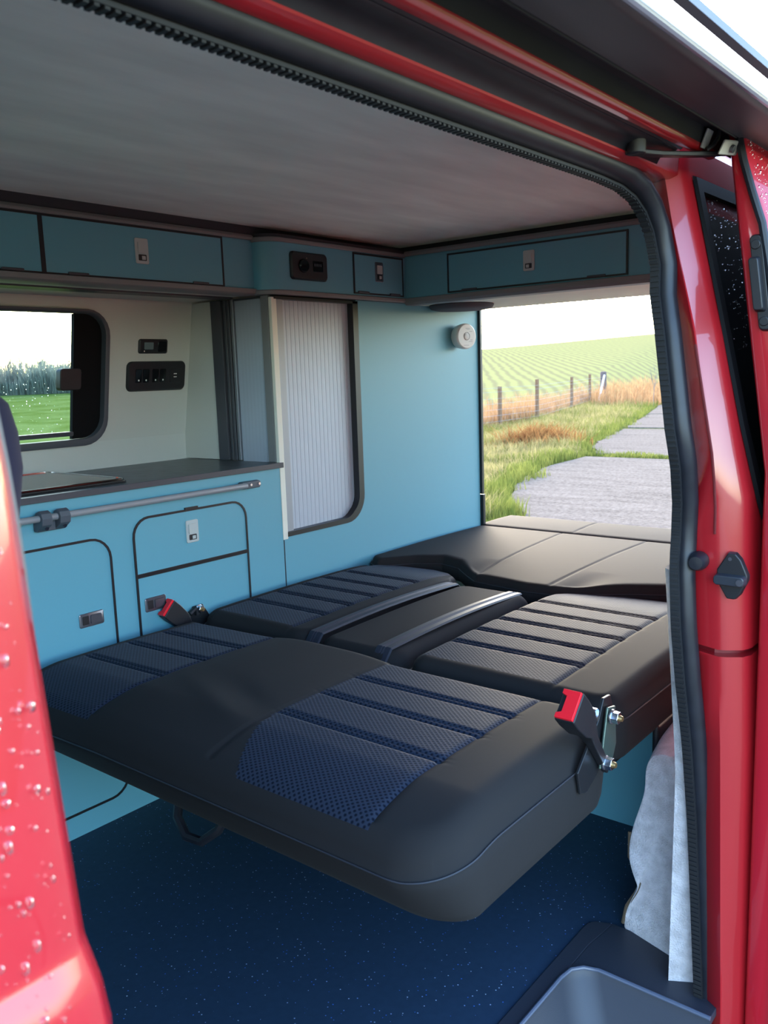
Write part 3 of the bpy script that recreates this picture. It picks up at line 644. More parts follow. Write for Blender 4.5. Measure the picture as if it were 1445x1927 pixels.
# side face looking at the kitchen
obj('side_lining', MB().loft([[(1.868, 2.213, .889), (1.868, wy(.889), .889), (1.868, wy(1.396), 1.396), (1.868, 2.210, 1.396)], [(1.876, 2.213, .889), (1.876, wy(.889), .889), (1.876, wy(1.396), 1.396), (1.876, 2.210, 1.396)]]), wallm, wd, smooth=False)
obj('side_trim', MB().box(1.862, 1.876, 2.165, 2.2135, .889, 1.396), charcoal, wd, bevel=.001)
for y in (2.118, 2.136, 2.152): obj('side_guide', MB().box(1.866, 1.876, y-.006, y+.006, .889, 1.396), M('guide_alu', (120, 124, 132), .4, .6) if y == 2.118 else charcoal, wd, bevel=.002)
obj('side_post', MB().box(1.864, 1.876, 1.950, 1.982, .889, 1.396), grey_lip, wd, bevel=.002)
ss = obj('side_shutter', MB().box(1.884, 1.888, 1.975, 2.115, .875, 1.39), darkslat, wd, smooth=False)
f2 = None; n2 = 8; p2 = (2.110-1.982)/n2
for i in range(n2):
    if f2 is None:
        m2 = MB(); m2.loft([[(1.874+y, 1.982+p2*.5+x, .875) for x, y in prof], [(1.874+y, 1.982+p2*.5+x, 1.39) for x, y in prof]], closed=False, cap=False)
        f2 = obj('slat', m2, slatm, ss, ang=25); fl2 = f2.location.copy()
    else:
        c = f2.copy(); COL.objects.link(c); c.parent = ss; c.location = fl2 + Vector((0, p2*i, 0))

# overhead lockers
YO = 1.992
def locker_door(parent, x0, x1, z0, z1, latch_x, y, hinges, latch=True, mat=teal):
    d = obj('door', MB().box(x0, x1, y-.001, y+.012, z0, z1), mat, parent, smooth=False)
    mbr = MB(); ring(mbr, rrect(x0-.006, x1+.006, z0-.005, z1+.006, 0), rrect(x0, x1, z0, z1, 0), 1, y+.008, y-.002); obj('edge_trim', mbr, blackt, d, smooth=False)
    if latch: slam_latch(d, latch_x, 1.4935, .042, .066, 1, silver_latch, at=y)
    for h in hinges: obj('hinge', MB().box(h-.028, h+.028, y-.006, y+.002, z0-.003, z0+.004), charcoal, d, bevel=.0015)
    return d
oh = thing('overhead_locker', 'duck egg blue overhead locker row above the kitchen window', 'locker', (1.0, 2.1, 1.40))
obj('front_panel', MB().box(-.2, 1.853, YO, YO+.016, 1.408, 1.562), teal, oh, smooth=False)
obj('base_board', MB().box(-.2, 1.853, YO+.012, 2.31, 1.400, 1.408), wallm, oh, smooth=False)
obj('bottom_lip', MB().prism([(YO-.012, 1.416), (YO-.012, 1.403), (YO-.004, 1.3975), (YO+.05, 1.3975), (YO+.05, 1.404), (YO+.01, 1.416)], 0, -.2, 1.853), grey_lip, oh, bevel=.002)
obj('light_groove', MB().box(-.2, 1.853, YO+.10, YO+.16, 1.396, 1.4005), charcoal, oh, smooth=False)
obj('top_lip', MB().prism([(YO-.010, 1.558), (YO-.010, 1.566), (YO-.003, 1.574), (YO+.05, 1.574), (YO+.05, 1.558)], 0, -.2, 1.853), grey_lip, oh, bevel=.002)
locker_door(oh, 1.172, 1.728, 1.421, 1.5525, 1.452, YO-.002, (1.258, 1.645))
locker_door(oh, .58, 1.160, 1.421, 1.5525, .87, YO-.002, (.68, 1.085))
# header over the wardrobe with rounded front corner
hd = thing('header_locker', 'small duck egg blue header locker with rounded corner above the wardrobe', 'locker', (2.2, 2.0, 1.40))
YH = 1.926
def hloop(off): 
    r = .062+off; cx_, cy_ = 1.852+.062, YH+.062
    arc = [(cx_-r*math.cos(a), cy_-r*math.sin(a)) for a in [PI/2*i/8 for i in range(9)]]
    return [(1.852-off, YO+.016)] + arc + [(2.520, YH-off), (2.520, YO+.016)]
def hext(off, z0, z1): return MB().loft([[(x, y, z0) for x, y in hloop(off)], [(x, y, z1) for x, y in hloop(off)]])
obj('front_panel', hext(0, 1.412, 1.552), teal, hd, ang=40)
obj('bottom_lip', hext(.006, 1.397, 1.412), grey_lip, hd, bevel=.004)
obj('top_lip', hext(.006, 1.552, 1.566), grey_lip, hd, bevel=.004)
obj('top_rail', hext(-.004, 1.566, 1.576), darkband, hd)
locker_door(hd, 2.243, 2.500, 1.4215, 1.5435, 2.371, YH-.001, (2.285, 2.455))
for c in hd.children:
    if c.name.startswith('door'):
        for l in c.children:
            if l.name.startswith('latch'): l.data.materials[0] = steel_dark
# rear locker across the tailgate
rk = thing('rear_locker', 'duck egg blue locker spanning the van above the open tailgate', 'locker', (2.55, 1.45, 1.39))
XR = 2.520
obj('front_panel', MB().box(XR, XR+.016, .62, 1.926, 1.404, 1.562), teal, rk, smooth=False)
obj('bottom_lip', MB().prism([(XR-.010, 1.412), (XR-.010, 1.397), (XR-.002, 1.388), (XR+.05, 1.388), (XR+.05, 1.396), (XR+.01, 1.412)], 1, .62, 1.925), grey_lip, rk, bevel=.002)
obj('top_lip', MB().prism([(XR-.008, 1.556), (XR-.008, 1.566), (XR-.002, 1.574), (XR+.05, 1.574), (XR+.05, 1.556)], 1, .62, 1.925), grey_lip, rk, bevel=.002)
rdoor = obj('door', MB().box(XR-.003, XR+.010, 1.098, 1.735, 1.4215, 1.541), teal, rk, smooth=False)
mbr = MB(); ring(mbr, rrect(1.092, 1.741, 1.4165, 1.547, 0), rrect(1.098, 1.735, 1.4215, 1.541, 0), 0, XR+.006, XR-.004); obj('edge_trim', mbr, blackt, rdoor, smooth=False)
slam_latch(rdoor, 1.424, 1.4915, .040, .064, 0, silver_latch, at=XR-.003)
for h in (1.652, 1.192): obj('hinge', MB().box(XR-.008, XR, h-.03, h+.03, 1.418, 1.425), charcoal, rdoor, bevel=.0015)

# control panels
def bezel(name, parent, plane, cx, cz, wd, ht, r, depth=.008, mat=blackp):
    """plane(px, pz, off) -> xyz"""
    L = lambda k, off, rr: [plane(px, pz, off) for px, pz in rrect(cx-wd/2+k, cx+wd/2-k, cz-ht/2+k, cz+ht/2-k, rr, 5)]
    return obj(name, MB().loft([L(0, 0, r), L(0, depth*.5, r), L(.004, depth, r*.8)]), mat, parent, ang=40)
plw = lambda x, z, off: (x, wy(z)-off, z)
cp = thing('clock_panel', 'small black panel with a grey display on the wall above the switches', 'control panel', plw(1.72, 1.26, 0))
bezel('bezel', cp, plw, 1.720, 1.2605, .110, .045, .008)
obj('display', MB().loft([[plw(a, b, .0078) for a, b in rrect(1.683, 1.718, 1.25, 1.273, .002, 2)], [plw(a, b, .0092) for a, b in rrect(1.684, 1.717, 1.251, 1.272, .002, 2)]]), M('lcd_grey', (104, 116, 120), .2), cp)
obj('button', MB().loft([[plw(a, b, .0078) for a, b in rrect(1.735, 1.768, 1.243, 1.276, .003, 2)], [plw(a, b, .0095) for a, b in rrect(1.736, 1.767, 1.244, 1.275, .003, 2)]]), blackpg, cp)
obj('indicator', MB().loft([[plw(a, b, .0078) for a, b in rrect(1.682, 1.685, 1.243, 1.247, .001, 2)], [plw(a, b, .0090) for a, b in rrect(1.682, 1.685, 1.243, 1.247, .001, 2)]]), white_p, cp)
sp = thing('switch_panel', 'long black switch panel with four rockers and two USB slots on the wall', 'control panel', plw(1.735, 1.167, 0))
bezel('bezel', sp, plw, 1.737, 1.167, .226, .094, .018, .010)
for i, x in enumerate((1.664, 1.692, 1.728, 1.757)):
    sw = obj('rocker', MB().loft([[plw(a, b, .0095) for a, b in rrect(x-.0125, x+.0125, 1.146, 1.190, .003, 2)], [plw(a, b, .0125 if b > 1.168 else .0105) for a, b in rrect(x-.0115, x+.0115, 1.148, 1.188, .003, 2)]]), blackpg, sp, ang=20)
    obj('dot', MB().loft([[plw(a, b, .0105) for a, b in rrect(x-.002, x+.002, 1.152, 1.157, .001, 2)], [plw(a, b, .0122) for a, b in rrect(x-.002, x+.002, 1.152, 1.157, .001, 2)]]), white_p, sw)
us = obj('usb_socket', MB().loft([[plw(a, b, .0095) for a, b in rrect(1.785, 1.830, 1.145, 1.190, .004, 3)], [plw(a, b, .0115) for a, b in rrect(1.786, 1.829, 1.146, 1.189, .004, 3)]]), blackp, sp)
for z in (1.163, 1.173): obj('slot', MB().loft([[plw(a, b, .0112) for a, b in rrect(1.799, 1.811, z-.0015, z+.0015, .0005, 2)], [plw(a, b, .0124) for a, b in rrect(1.799, 1.811, z-.0015, z+.0015, .0005, 2)]]), white_p, us)
plh = lambda x, z, off: (x, YH-off, z)
hp = thing('heater_controller', 'black heater controller with a dial and display above the tambour', 'control panel', plh(2.023, 1.487, 0))
bezel('bezel', hp, plh, 2.023, 1.487, .162, .084, .012, .010)
obj('dial', MB().lathe(plh(1.992, 1.487, .0095), (0, -1, 0), [(.021, 0), (.021, .004), (.017, .010), (0, .0105)], 20), blackpg, hp)
dp = obj('display', MB().loft([[plh(a, b, .0095) for a, b in rrect(2.034, 2.082, 1.472, 1.506, .003, 2)], [plh(a, b, .0108) for a, b in rrect(2.035, 2.081, 1.473, 1.505, .003, 2)]]), blackpg, hp)
for i in range(4): obj('digit', MB().loft([[plh(a, b, .0105) for a, b in rrect(2.041+.009*i, 2.046+.009*i, 1.489, 1.497, .0005, 2)], [plh(a, b, .0114) for a, b in rrect(2.041+.009*i, 2.046+.009*i, 1.489, 1.497, .0005, 2)]]), M('lcd_digit', (70, 76, 84), .4), dp)
obj('indicator', MB().disc(plh(2.008, 1.511, .0095), (0, -1, 0), .002, .001, 10), M('amber_led', (150, 120, 100), .4), hp)
# alarm, round fitting under the rear locker
al = thing('carbon_monoxide_alarm', 'round white plastic alarm on the blue wardrobe panel by the tailgate', 'alarm', (2.86, YK, 1.285))
AX = Vector((-.26, -.966, 0)).normalized(); AU = Vector((AX.y, -AX.x, 0))*-1; AC = Vector((2.858, YK-.008, 1.282)); apt = lambda u, v, o: AC + AU*u + Vector((0, 0, v)) + AX*o
obj('body', MB().lathe(AC, AX, [(.030, -.006), (.044, .004), (.0475, .02), (.049, .034), (.048, .043), (.044, .047), (0, .0475)], 40), white_p, al, ang=40)
obj('test_button', MB().lathe(apt(-.002, 0, .0470), AX, [(.012, 0), (.012, .0016), (.010, .0022), (0, .0022)], 24), M('off_white_button', (214, 216, 214), .4), al)
rm = MB(); rm.tube([apt(-.002+.0145*math.cos(a), .0145*math.sin(a), .0474) for a in [2*PI*i/24 for i in range(24)]], .0009, 5, closed=True); obj('button_ring', rm, greyplastic, al)
gp = M('grey_print', (168, 170, 172), .6)
for i, (dx, dz, L) in enumerate(((.004, .030, .022), (.006, .026, .016), (.020, .018, .014), (.022, -.014, .012), (.018, -.020, .018), (-.004, -.034, .026))):
    obj('printed_line', MB().obox(apt(dx, dz, .0474), AU, (0, 0, 1), AX, L, .0016, .0008), gp, al, smooth=False)
tag(obj('round_speaker', MB().lathe((2.725, 1.825, 1.392), (0, 0, -1), [(.118, 0), (.120, .003), (.114, .014), (.09, .020), (.02, .021), (0, .021)], 40), M('dark_grey_fabric_disc', (72, 72, 80), .8, bump=(500, .3)), ang=50), 'flat round dark grey disc fixed under the rear locker by the wardrobe', 'speaker')

# ------------------------------------------------------------------ folding bed: cushions
def cushion(parent, xa, xb, y0, y1, zt, th, r, cr, hfun, region, mats, nx=150, ny=130, inset=0.0, zoff=None, bot_r=.02):
    """rounded upholstered slab; xa(y), xb(y) front and rear edges; region(x,y) -> part name"""
    def sp(n, e):                         # denser near the ends
        a = np.linspace(0, 1, n); return a
    U, T = np.meshgrid(sp(nx, .1), sp(ny, .1), indexing='ij')
    W = y1-y0; Y = y0 + T*W
    X0 = np.vectorize(xa)(Y); X1 = np.vectorize(xb)(Y); Lx = X1-X0
    a = U*Lx; b = T*W                     # local coordinates
    # square-to-disc in the corners
    cr0, cr1 = cr if isinstance(cr, tuple) else (cr, cr); cr = np.where(b < W/2, cr0, cr1)
    sx = np.where(a < cr, -1, np.where(a > Lx-cr, 1, 0)); sy = np.where(b < cr, -1, np.where(b > W-cr, 1, 0))
    inC = (sx != 0) & (sy != 0)
    vx = np.where(sx < 0, a-cr, a-(Lx-cr)); vy = np.where(sy < 0, b-cr, b-(W-cr))
    ln = np.sqrt(vx**2+vy**2)+1e-9; mxv = np.maximum(abs(vx), abs(vy)); k = mxv/ln
    a2 = np.where(inC, np.where(sx < 0, cr, Lx-cr)+vx*k, a); b2 = np.where(inC, np.where(sy < 0, cr, W-cr)+vy*k, b)
    d = np.where(inC, cr-mxv+0*a, np.minimum(np.minimum(a, Lx-a), np.minimum(b, W-b))); d = np.clip(d, 0, None)
    X = X0+a2; Yy = y0+b2
    roll = np.where(d < r, r-np.sqrt(np.clip(r*r-(r-d)**2, 0, None)), 0)
    Z = zt - roll + hfun(X, Yy)*np.clip(d/.03, 0, 1)
    if zoff is not None: Z = Z + zoff(X, Yy)
    V = np.stack([X, Yy, Z], -1).reshape(-1, 3)
    idx = np.arange(nx*ny).reshape(nx, ny)
    F = np.stack([idx[:-1, :-1], idx[1:, :-1], idx[1:, 1:], idx[:-1, 1:]], -1).reshape(-1, 4)
    cen = V[F].mean(1); dq = d.reshape(-1)[F].mean(1)
    keys = np.array([region(x, y) if q > .022 else 'cover' for (x, y, _), q in zip(cen, dq)])
    # sides
    per = np.concatenate([idx[:, 0], idx[-1, 1:], idx[-2::-1, -1], idx[0, -2:0:-1]])
    PV = V[per]; c2 = PV.mean(0); rings = []
    nv = len(V); m = len(per); out = [PV]
    tl = np.roll(PV, -1, 0)-np.roll(PV, 1, 0); nrm = np.stack([tl[:, 1], -tl[:, 0]], -1); nrm /= np.linalg.norm(nrm, axis=1)[:, None]+1e-9
    for q, (bul, dz) in enumerate(((.004, .02), (.006, .25), (.006, .5), (.003, .75), (-.002, .9), (-bot_r, 1.0))):
        P = PV.copy(); P[:, :2] += nrm*bul; P[:, 2] = P[:, 2] - dz*(P[:, 2]-(zt-th)); fr = np.clip(1-(P[:, 0]-PV[:, 0].min())/.12, 0, 1)
        P[:, 0] += inset*dz*fr; out.append(P)
    SV = np.concatenate(out); SF = []
    for q in range(len(out)-1):
        i = np.arange(m); j = (i+1) % m; SF.append(np.stack([q*m+i, (q+1)*m+i, (q+1)*m+j, q*m+j], -1))
    SF = np.concatenate(SF)
    objs = {}
    for kk in dict.fromkeys(keys):
        fk_ = F[keys == kk]; VV, ff = V, fk_
        if kk == 'cover':
            ff = np.concatenate([fk_, SF + nv]); VV = np.concatenate([V, SV])
            # weld the rim
            mp = np.arange(len(VV)); mp[nv:nv+m] = per; ff = mp[ff]
        used = np.unique(ff); rem = -np.ones(len(VV), int); rem[used] = np.arange(len(used))
        nm = kk.split('#')[0]
        objs[kk] = np_obj(nm, VV[used], rem[ff], mats(nm), parent)
        if kk == 'cover':
            me = objs[kk].data; bm = bmesh.new(); bm.from_mesh(me); bm.verts.ensure_lookup_table()
            ends = [int(rem[nv+(len(out)-1)*m+i]) for i in range(m)]
            try: bm.faces.new([bm.verts[i] for i in ends])
            except Exception: pass
            bmesh.ops.recalc_face_normals(bm, faces=bm.faces); bm.to_mesh(me); bm.free(); me.shade_smooth()
    S2 = [tuple(p) for p in (SV[m*1:m*2] + np.concatenate([nrm*.0016, np.zeros((m, 1))], 1))]
    return objs, S2
def seam_tube(parent, pts, r=.0016): return obj('seam', MB().tube(pts, r, 5, closed=True), thread, parent)
fabric = lambda nm: perf if nm.startswith('insert') else plain
def grooves(xs, y0, y1, depth=.0085, sig=.0045, tuck=.006):
    def h(x, y):
        g = np.zeros_like(x); m = 1/(1+np.exp(-(y-y0)/.006))*1/(1+np.exp((y-y1)/.006))
        for q in xs: g -= depth*np.exp(-((x-q)/sig)**2) + .5*depth*np.exp(-((x-q-.013)/sig)**2)
        for q in (y0, y1): g -= tuck/np.maximum(m, 1)*0
        return g*m
    return h
bed = thing('folding_bed', 'black and navy three seat bench folded flat into a bed', 'bed', (1.9, 1.3, 0))
# seat
SEATG = (1.105, 1.225, 1.335, 1.455)
gn, gf = grooves(SEATG, .80, 1.18), grooves(SEATG, 1.56, 1.85)
def seat_h(x, y):
    band = np.exp(-((y-1.37)/.16)**4)
    h = gn(x, y) + gf(x, y) + .010*band*(1-np.exp(-((x-.9)/.25)**2)) + .006*np.sin(PI*np.clip((x-.9)/.6, 0, 1))
    wr = np.exp(-((x-1.02-.35*(y-1.2))/.03)**2)*np.exp(-((y-1.33)/.12)**2); h += .004*wr - .003*np.exp(-((x-1.09-.35*(y-1.2))/.03)**2)*np.exp(-((y-1.30)/.1)**2)
    for q, s_ in ((.80, .005), (1.185, .005), (1.555, .005)): h -= .004*np.exp(-((y-q)/s_)**2)*(x > .93)
    return h
def seat_reg(x, y):
    edge = 1.175 + (.04 if x > 1.10 else 0.04-.10*max(0, (1.10-x)/.2)**1.5)
    if .80 < y < edge - .04 + .012 and x < 1.475: return 'insert_panel#a'
    if 1.555 < y < 1.86 and x < 1.475: return 'insert_panel#b'
    return 'cover'
seat_c = thing  # alias not used
zo = lambda X, Y: -.03*np.clip((1.05-X)/.15, 0, 1)**1.5 - .012*np.clip((Y-1.5)/.4, 0, 1)
so_, sv = cushion(bed, lambda y: .895, lambda y: 1.487, .655, 1.918, .502, .175, .05, (.10, .03), seat_h, seat_reg, fabric, 170, 200, inset=.055, zoff=zo)
so_['cover'].name = 'seat_cushion'; seam_tube(bed, sv)
# backrest: far, middle and near sections
BG = (1.655, 1.760, 1.865, 1.965, 2.070)
def back(y0, y1, xb, gy0, gy1, key, plainmid=False, zt=.505):
    g = grooves(BG, gy0, gy1) if not plainmid else (lambda x, y: 0*x)
    def h(x, y): 
        hh = g(x, y) + .008*np.sin(PI*np.clip((x-1.5)/.85, 0, 1))
        if not plainmid:
            for q in (gy0, gy1): hh -= .004*np.exp(-((y-q)/.005)**2)
        return hh
    reg = (lambda x, y: 'cover') if plainmid else (lambda x, y: 'insert_panel#'+key if gy0 < y < gy1 and x > 1.54 and x < 2.33 else 'cover')
    o_, s_ = cushion(bed, lambda y: 1.497, xb, y0, y1, zt, .135, .04, .06, h, reg, fabric, 190, 90, zoff=lambda X, Y: -.02*np.clip((X-2.12)/.22, 0, 1)**1.5)
    o_['cover'].name = 'backrest_cushion'; seam_tube(bed, s_); return o_
back(1.492, 1.920, lambda y: ip(y, [1.49, 1.54, 1.60, 1.68, 1.80, 1.86, 1.92], [2.19, 2.25, 2.31, 2.345, 2.325, 2.28, 2.20]), 1.575, 1.875, 'far')
back(1.205, 1.476, lambda y: 2.165, 1.2, 1.4, 'mid', True, .500)
back(.668, 1.188, lambda y: ip(y, [.668, .80, .90, 1.0, 1.1, 1.16, 1.19], [2.30, 2.36, 2.365, 2.345, 2.29, 2.23, 2.19]), .815, 1.165, 'near')
# webbing in the two gaps
for yc in (1.484, 1.262):
    loops = []
    for x in np.linspace(1.50, 2.165, 24):
        zc = .503 + .010*math.sin(PI*(x-1.5)/.665) - .05*max(0, (x-2.13)/.05)**2 - .03*max(0, (1.53-x)/.03)**2
        loops.append([(x, yc-.024, zc), (x, yc-.020, zc+.004), (x, yc-.007, zc+.0045), (x, yc-.004, zc+.0025), (x, yc, zc+.005), (x, yc+.004, zc+.0025), (x, yc+.007, zc+.0045), (x, yc+.020, zc+.004), (x, yc+.024, zc)])
    obj('strap', MB().loft(loops), strapm, bed, ang=25)
# bed base
obj('base_box', MB().box(1.95, 2.90, .70, YK-.004, 0, .345), teal, bed, smooth=False)
obj('base_edge', MB().box(1.946, 1.95, .70, YK-.004, .33, .345), charcoal, bed, smooth=False)
obj('frame_rail', MB().box(1.30, 1.96, .70, .735, .345, .372).box(1.30, 1.96, 1.86, 1.895, .345, .372), bracket_m, bed, bevel=.003)
obj('pull_loop', MB().tube([(1.05, 1.40, .345), (1.015, 1.40, .31), (.995, 1.385, .27), (.985, 1.345, .245), (.99, 1.305, .245), (1.01, 1.275, .27), (1.03, 1.265, .31), (1.06, 1.265, .345)], .010, 8), rubber, bed)
obj('seat_board', MB().box(1.0, 1.48, .70, 1.89, .322, .340), blackp, bed, smooth=False)
# hinge on the near side
hg = obj('hinge_plate', MB().prism([(1.300, .412), (1.325, .405), (1.385, .432), (1.410, .455), (1.415, .485), (1.430, .535), (1.420, .557), (1.392, .559), (1.372, .525), (1.325, .485), (1.290, .455)], 1, .640, .646), bracket_m, bed, bevel=.002)
obj('hinge_arm', MB().prism([(1.358, .438), (1.410, .438), (1.425, .465), (1.420, .538), (1.388, .545)], 1, .630, .635), green_zinc, hg, bevel=.002)
def bolt(c, parent, r=.012, ax=(0, -1, 0)):
    b = obj('bolt', MB().disc(c, ax, r*1.15, .004, 20, r*1.1).disc(Vector(c)+Vector(ax)*.004, ax, r, .012, 6, r*.96), zinc, parent, bevel=.001)
    obj('bolt_stud', MB().disc(Vector(c)+Vector(ax)*.016, ax, r*.5, .006, 12, r*.4), M('brass_stud', (190, 160, 110), .35, .9), b); return b
bolt((1.396, .628, .526), hg); bolt((1.370, .628, .448), hg)
obj('pivot', MB().tube([(1.352, .656, .545), (1.352, .635, .545)], .009, 10), zinc, hg)
hg2 = obj('hinge_plate', MB().prism([(1.455, .41), (1.535, .39), (1.555, .47), (1.525, .518), (1.49, .518), (1.465, .47)], 1, 1.926, 1.931), bracket_m, bed, bevel=.002)
bolt((1.509, 1.926, .508), hg2, .011); obj('plastic_cap', MB().tube([(1.475, 1.923, .500), (1.495, 1.923, .512), (1.500, 1.923, .494)], .008, 8), blackp, hg2)
# seat belt buckles
def buckle(label, top, ylo, yhi, L=.105, sw=.056):
    k = thing('seat_belt_buckle', label, 'buckle', top, 'seat belt buckles on the folded bench')
    a = Vector((.72, 0, -.69)).normalized(); u = Vector((.69, 0, .72)).normalized(); yv = Vector((0, 1, 0)); top = Vector(top); yc = (ylo+yhi)/2; t = yhi-ylo
    lp = []
    for s_, ww, tt in ((.004, sw*.98, t), (.03, sw, t), (.07, sw*.86, t), (.095, sw*.5, t*.8), (L+.02, sw*.35, t*.5), (L+.10, sw*.3, t*.35)):
        c = top + a*s_; c.y = yc
        if s_ > .09: c += Vector((0, 0, -.25*(s_-.09)))
        lp.append([c + u*ww/2*p + yv*tt/2*q for p, q in ((-1, -1), (1, -1), (1, 1), (-1, 1))])
    obj('body', MB().loft(lp), blackp, k, bevel=.003)
    c = top.copy(); c.y = yc
    btn = MB(); q = lambda uu, vv, hh: c + u*uu*sw/2 + yv*vv*t/2 - a*hh
    shp = [(-.92, -.9), (.92, -.9), (.92, .85), (.62, .85), (.5, .35), (-.5, .35), (-.62, .85), (-.92, .85)]
    btn.loft([[q(x, y, -.004) for x, y in shp], [q(x, y, .003) for x, y in shp]]); obj('release_button', btn, redplastic, k, bevel=.001)
    return k
buckle('red buttoned seat belt buckle standing at the near corner of the bench', (1.236, .64, .600), .613, .650)
buckle('red buttoned seat belt buckle beside the blue kitchen door at the far side', (1.392, 1.928, .540), 1.905, 1.932)
# rear cushions over the boot
def rear_front(y): return ip(y, [.70, .89, 1.0, 1.104, 1.18, 1.26, 1.456, 1.517, 1.60, 1.69, 1.78, 1.865, 1.93], [2.385, 2.375, 2.32, 2.25, 2.205, 2.195, 2.225, 2.275, 2.35, 2.38, 2.33, 2.235, 2.27])
def pads(label, xa, xb, y0, y1, zt, th, seams, nx, ny, hh):
    t = thing('boot_cushion', label, 'cushion', (xa(1.4), 1.3, zt-th))
    def h(x, y):
        g = hh(x, y)
        for (ya, yb, xs0, xs1) in seams: g = g - .0035*np.exp(-((y-(ya+(yb-ya)*(x-xs0)/(xs1-xs0)))/.0035)**2)
        return g
    o_, s_ = cushion(t, xa, xb, y0, y1, zt, th, .022, .03, h, lambda x, y: 'cover', lambda n: plain, nx, ny)
    seam_tube(t, s_); return t
pads('black board cushion with wavy front edge in front of the tailgate', rear_front, lambda y: 2.985, .70, 1.928, .520, .075, [(1.456, 1.545, 2.22, 2.98), (1.195, 1.205, 2.2, 2.98)], 110, 240, lambda x, y: .006*np.sin(PI*np.clip((x-2.2)/.78, 0, 1)) - .012*np.exp(-((y-1.50)/.05)**2)*np.clip((2.42-x)/.2, 0, 1) - .012*np.exp(-((y-1.12)/.05)**2)*np.clip((2.42-x)/.2, 0, 1))
pads('narrow black cushion at the very back on the tailgate sill', lambda y: 2.995, lambda y: 3.27, .72, 1.955, .518, .07, [(1.515, 1.53, 3.0, 3.27)], 60, 200, lambda x, y: .003*np.sin(PI*np.clip((x-3.0)/.27, 0, 1)))
tag(obj('boot_board', MB().box(2.905, 3.265, .74, YK-.005, .425, .444), blackp, bevel=.003), 'black board supporting the rear cushions above the boot floor', 'board')

# front passenger seat
fsx = thing('front_seat', 'dark purple grey front passenger seat, its backrest behind the red door', 'seat', (.25, .95, .0))
def sbk(z, dx):
    k = ip(z, [.42, .9, 1.08, 1.14, 1.155, 1.167], [.0, .0, .0, .03, .07, .16]); x1 = ip(z, [.42, .95, 1.055, 1.095, 1.122, 1.150, 1.167], [.345, .366, .381, .390, .396, .391, .362]); x0 = x1-ip(z, [.42, 1.08, 1.167], [.17, .13, .04])
    return [(x, y, z) for x, y in rrect(x0, x1, .70+k, 1.16-k, min(.03, (x1-x0)*.45), 5)]
obj('backrest', MB().loft([sbk(z, 0) for z in (.42, .55, .7, .85, .98, 1.03, 1.08, 1.11, 1.135, 1.150, 1.160, 1.166, 1.168)]), navy_fab, fsx, ang=180)
obj('seat_pad', MB().loft([[(x, y, z) for x, y in rrect(-.3, .30, .70, 1.16, .07)] for z in (.28, .30, .42, .45)]), navy_fab, fsx, bevel=.02)
obj('seam', MB().tube([(sbk(1.03, 0)[i][0], sbk(1.03, 0)[i][1], 1.03) for i in range(len(sbk(1.03, 0)))], .0022, 6, closed=True), blackt, fsx)
obj('pedestal', MB().box(-.25, .26, .74, 1.10, 0, .28), blackp, fsx, bevel=.02)

# ------------------------------------------------------------------ outside: ground, road, field, fence, hedge
GZ = -.60
struct(obj('ground', MB().add([(-400, -400, GZ-.02), (400, -400, GZ-.02), (400, 400, GZ-.02), (-400, 400, GZ-.02)], [(0, 1, 2, 3)]), vergem, smooth=False))
# concrete track in slabs
def left_edge(x): return ip(x, [-20, 3, 6, 8.9, 10.1, 11.9, 13.7, 16.2, 17.8, 20.7, 24.6, 30, 60], [3.4, 3.6, 4.0, 5.1, 6.0, 6.95, 7.4, 7.6, 8.5, 9.4, 10.5, 12.2, 22])
track = struct(bpy.data.objects.new('track', None)); COL.objects.link(track); track.location = (10, 0, GZ); WORLD['track'] = Vector((10, 0, GZ))
for x0, x1 in ((-14, -6.05), (-5.95, 2.0), (2.1, 15.6), (16.3, 23.0), (23.6, 30), (30.2, 60)):
    xs = np.linspace(x0, x1, 26); L = [(x, left_edge(x) + .035*rng.standard_normal(), 0) for x in xs]
    R_ = [(x, left_edge(x)-9, 0) for x in xs][::-1]; poly = [(x, y) for x, y, _ in L+R_]
    obj('slab', MB().prism(poly, 2, GZ-.10, GZ + .012 + .004*rng.standard_normal()), concretem, track, smooth=False)
# field behind the fence: plane rising along the drill rows
az = math.radians(56); e1 = np.array((math.sin(az), math.cos(az))); e2 = np.array((-e1[1], e1[0]))
def field_z(s_, t):
    up = .044*max(0, s_-8) - .00011*max(0, s_-70)**2 
    return GZ + .02 + up*(1 - .0085*t)
vv, ff = [], []; ns, ntt = 60, 40
base_pt = np.array((20.5, 14.6))
fx = lambda x: ip(x, [-200, 23.2, 25.8, 32.8, 38.5, 41.35, 300], [11, 14.4, 14.6, 16.8, 18.8, 19.5, 40])
us = np.concatenate([[0, .5, 1.5, 3], np.linspace(5, 60, 20), np.linspace(68, 320, 26)]); xs_ = np.linspace(-60, 260, 90)
for u in us:
    for x in xs_:
        y = fx(x)+u; s_, t = (np.array((x, y))-base_pt) @ e1, (np.array((x, y))-base_pt) @ e2
        z = field_z(s_, t); vv.append((x, y, GZ+.02+min(z-GZ-.02, .25*u)))
for i in range(len(us)-1):
    for j in range(89): ff.append((i*90+j, i*90+j+1, (i+1)*90+j+1, (i+1)*90+j))
fo_ = np_obj('sown_field', vv, ff, fieldm); struct(fo_)
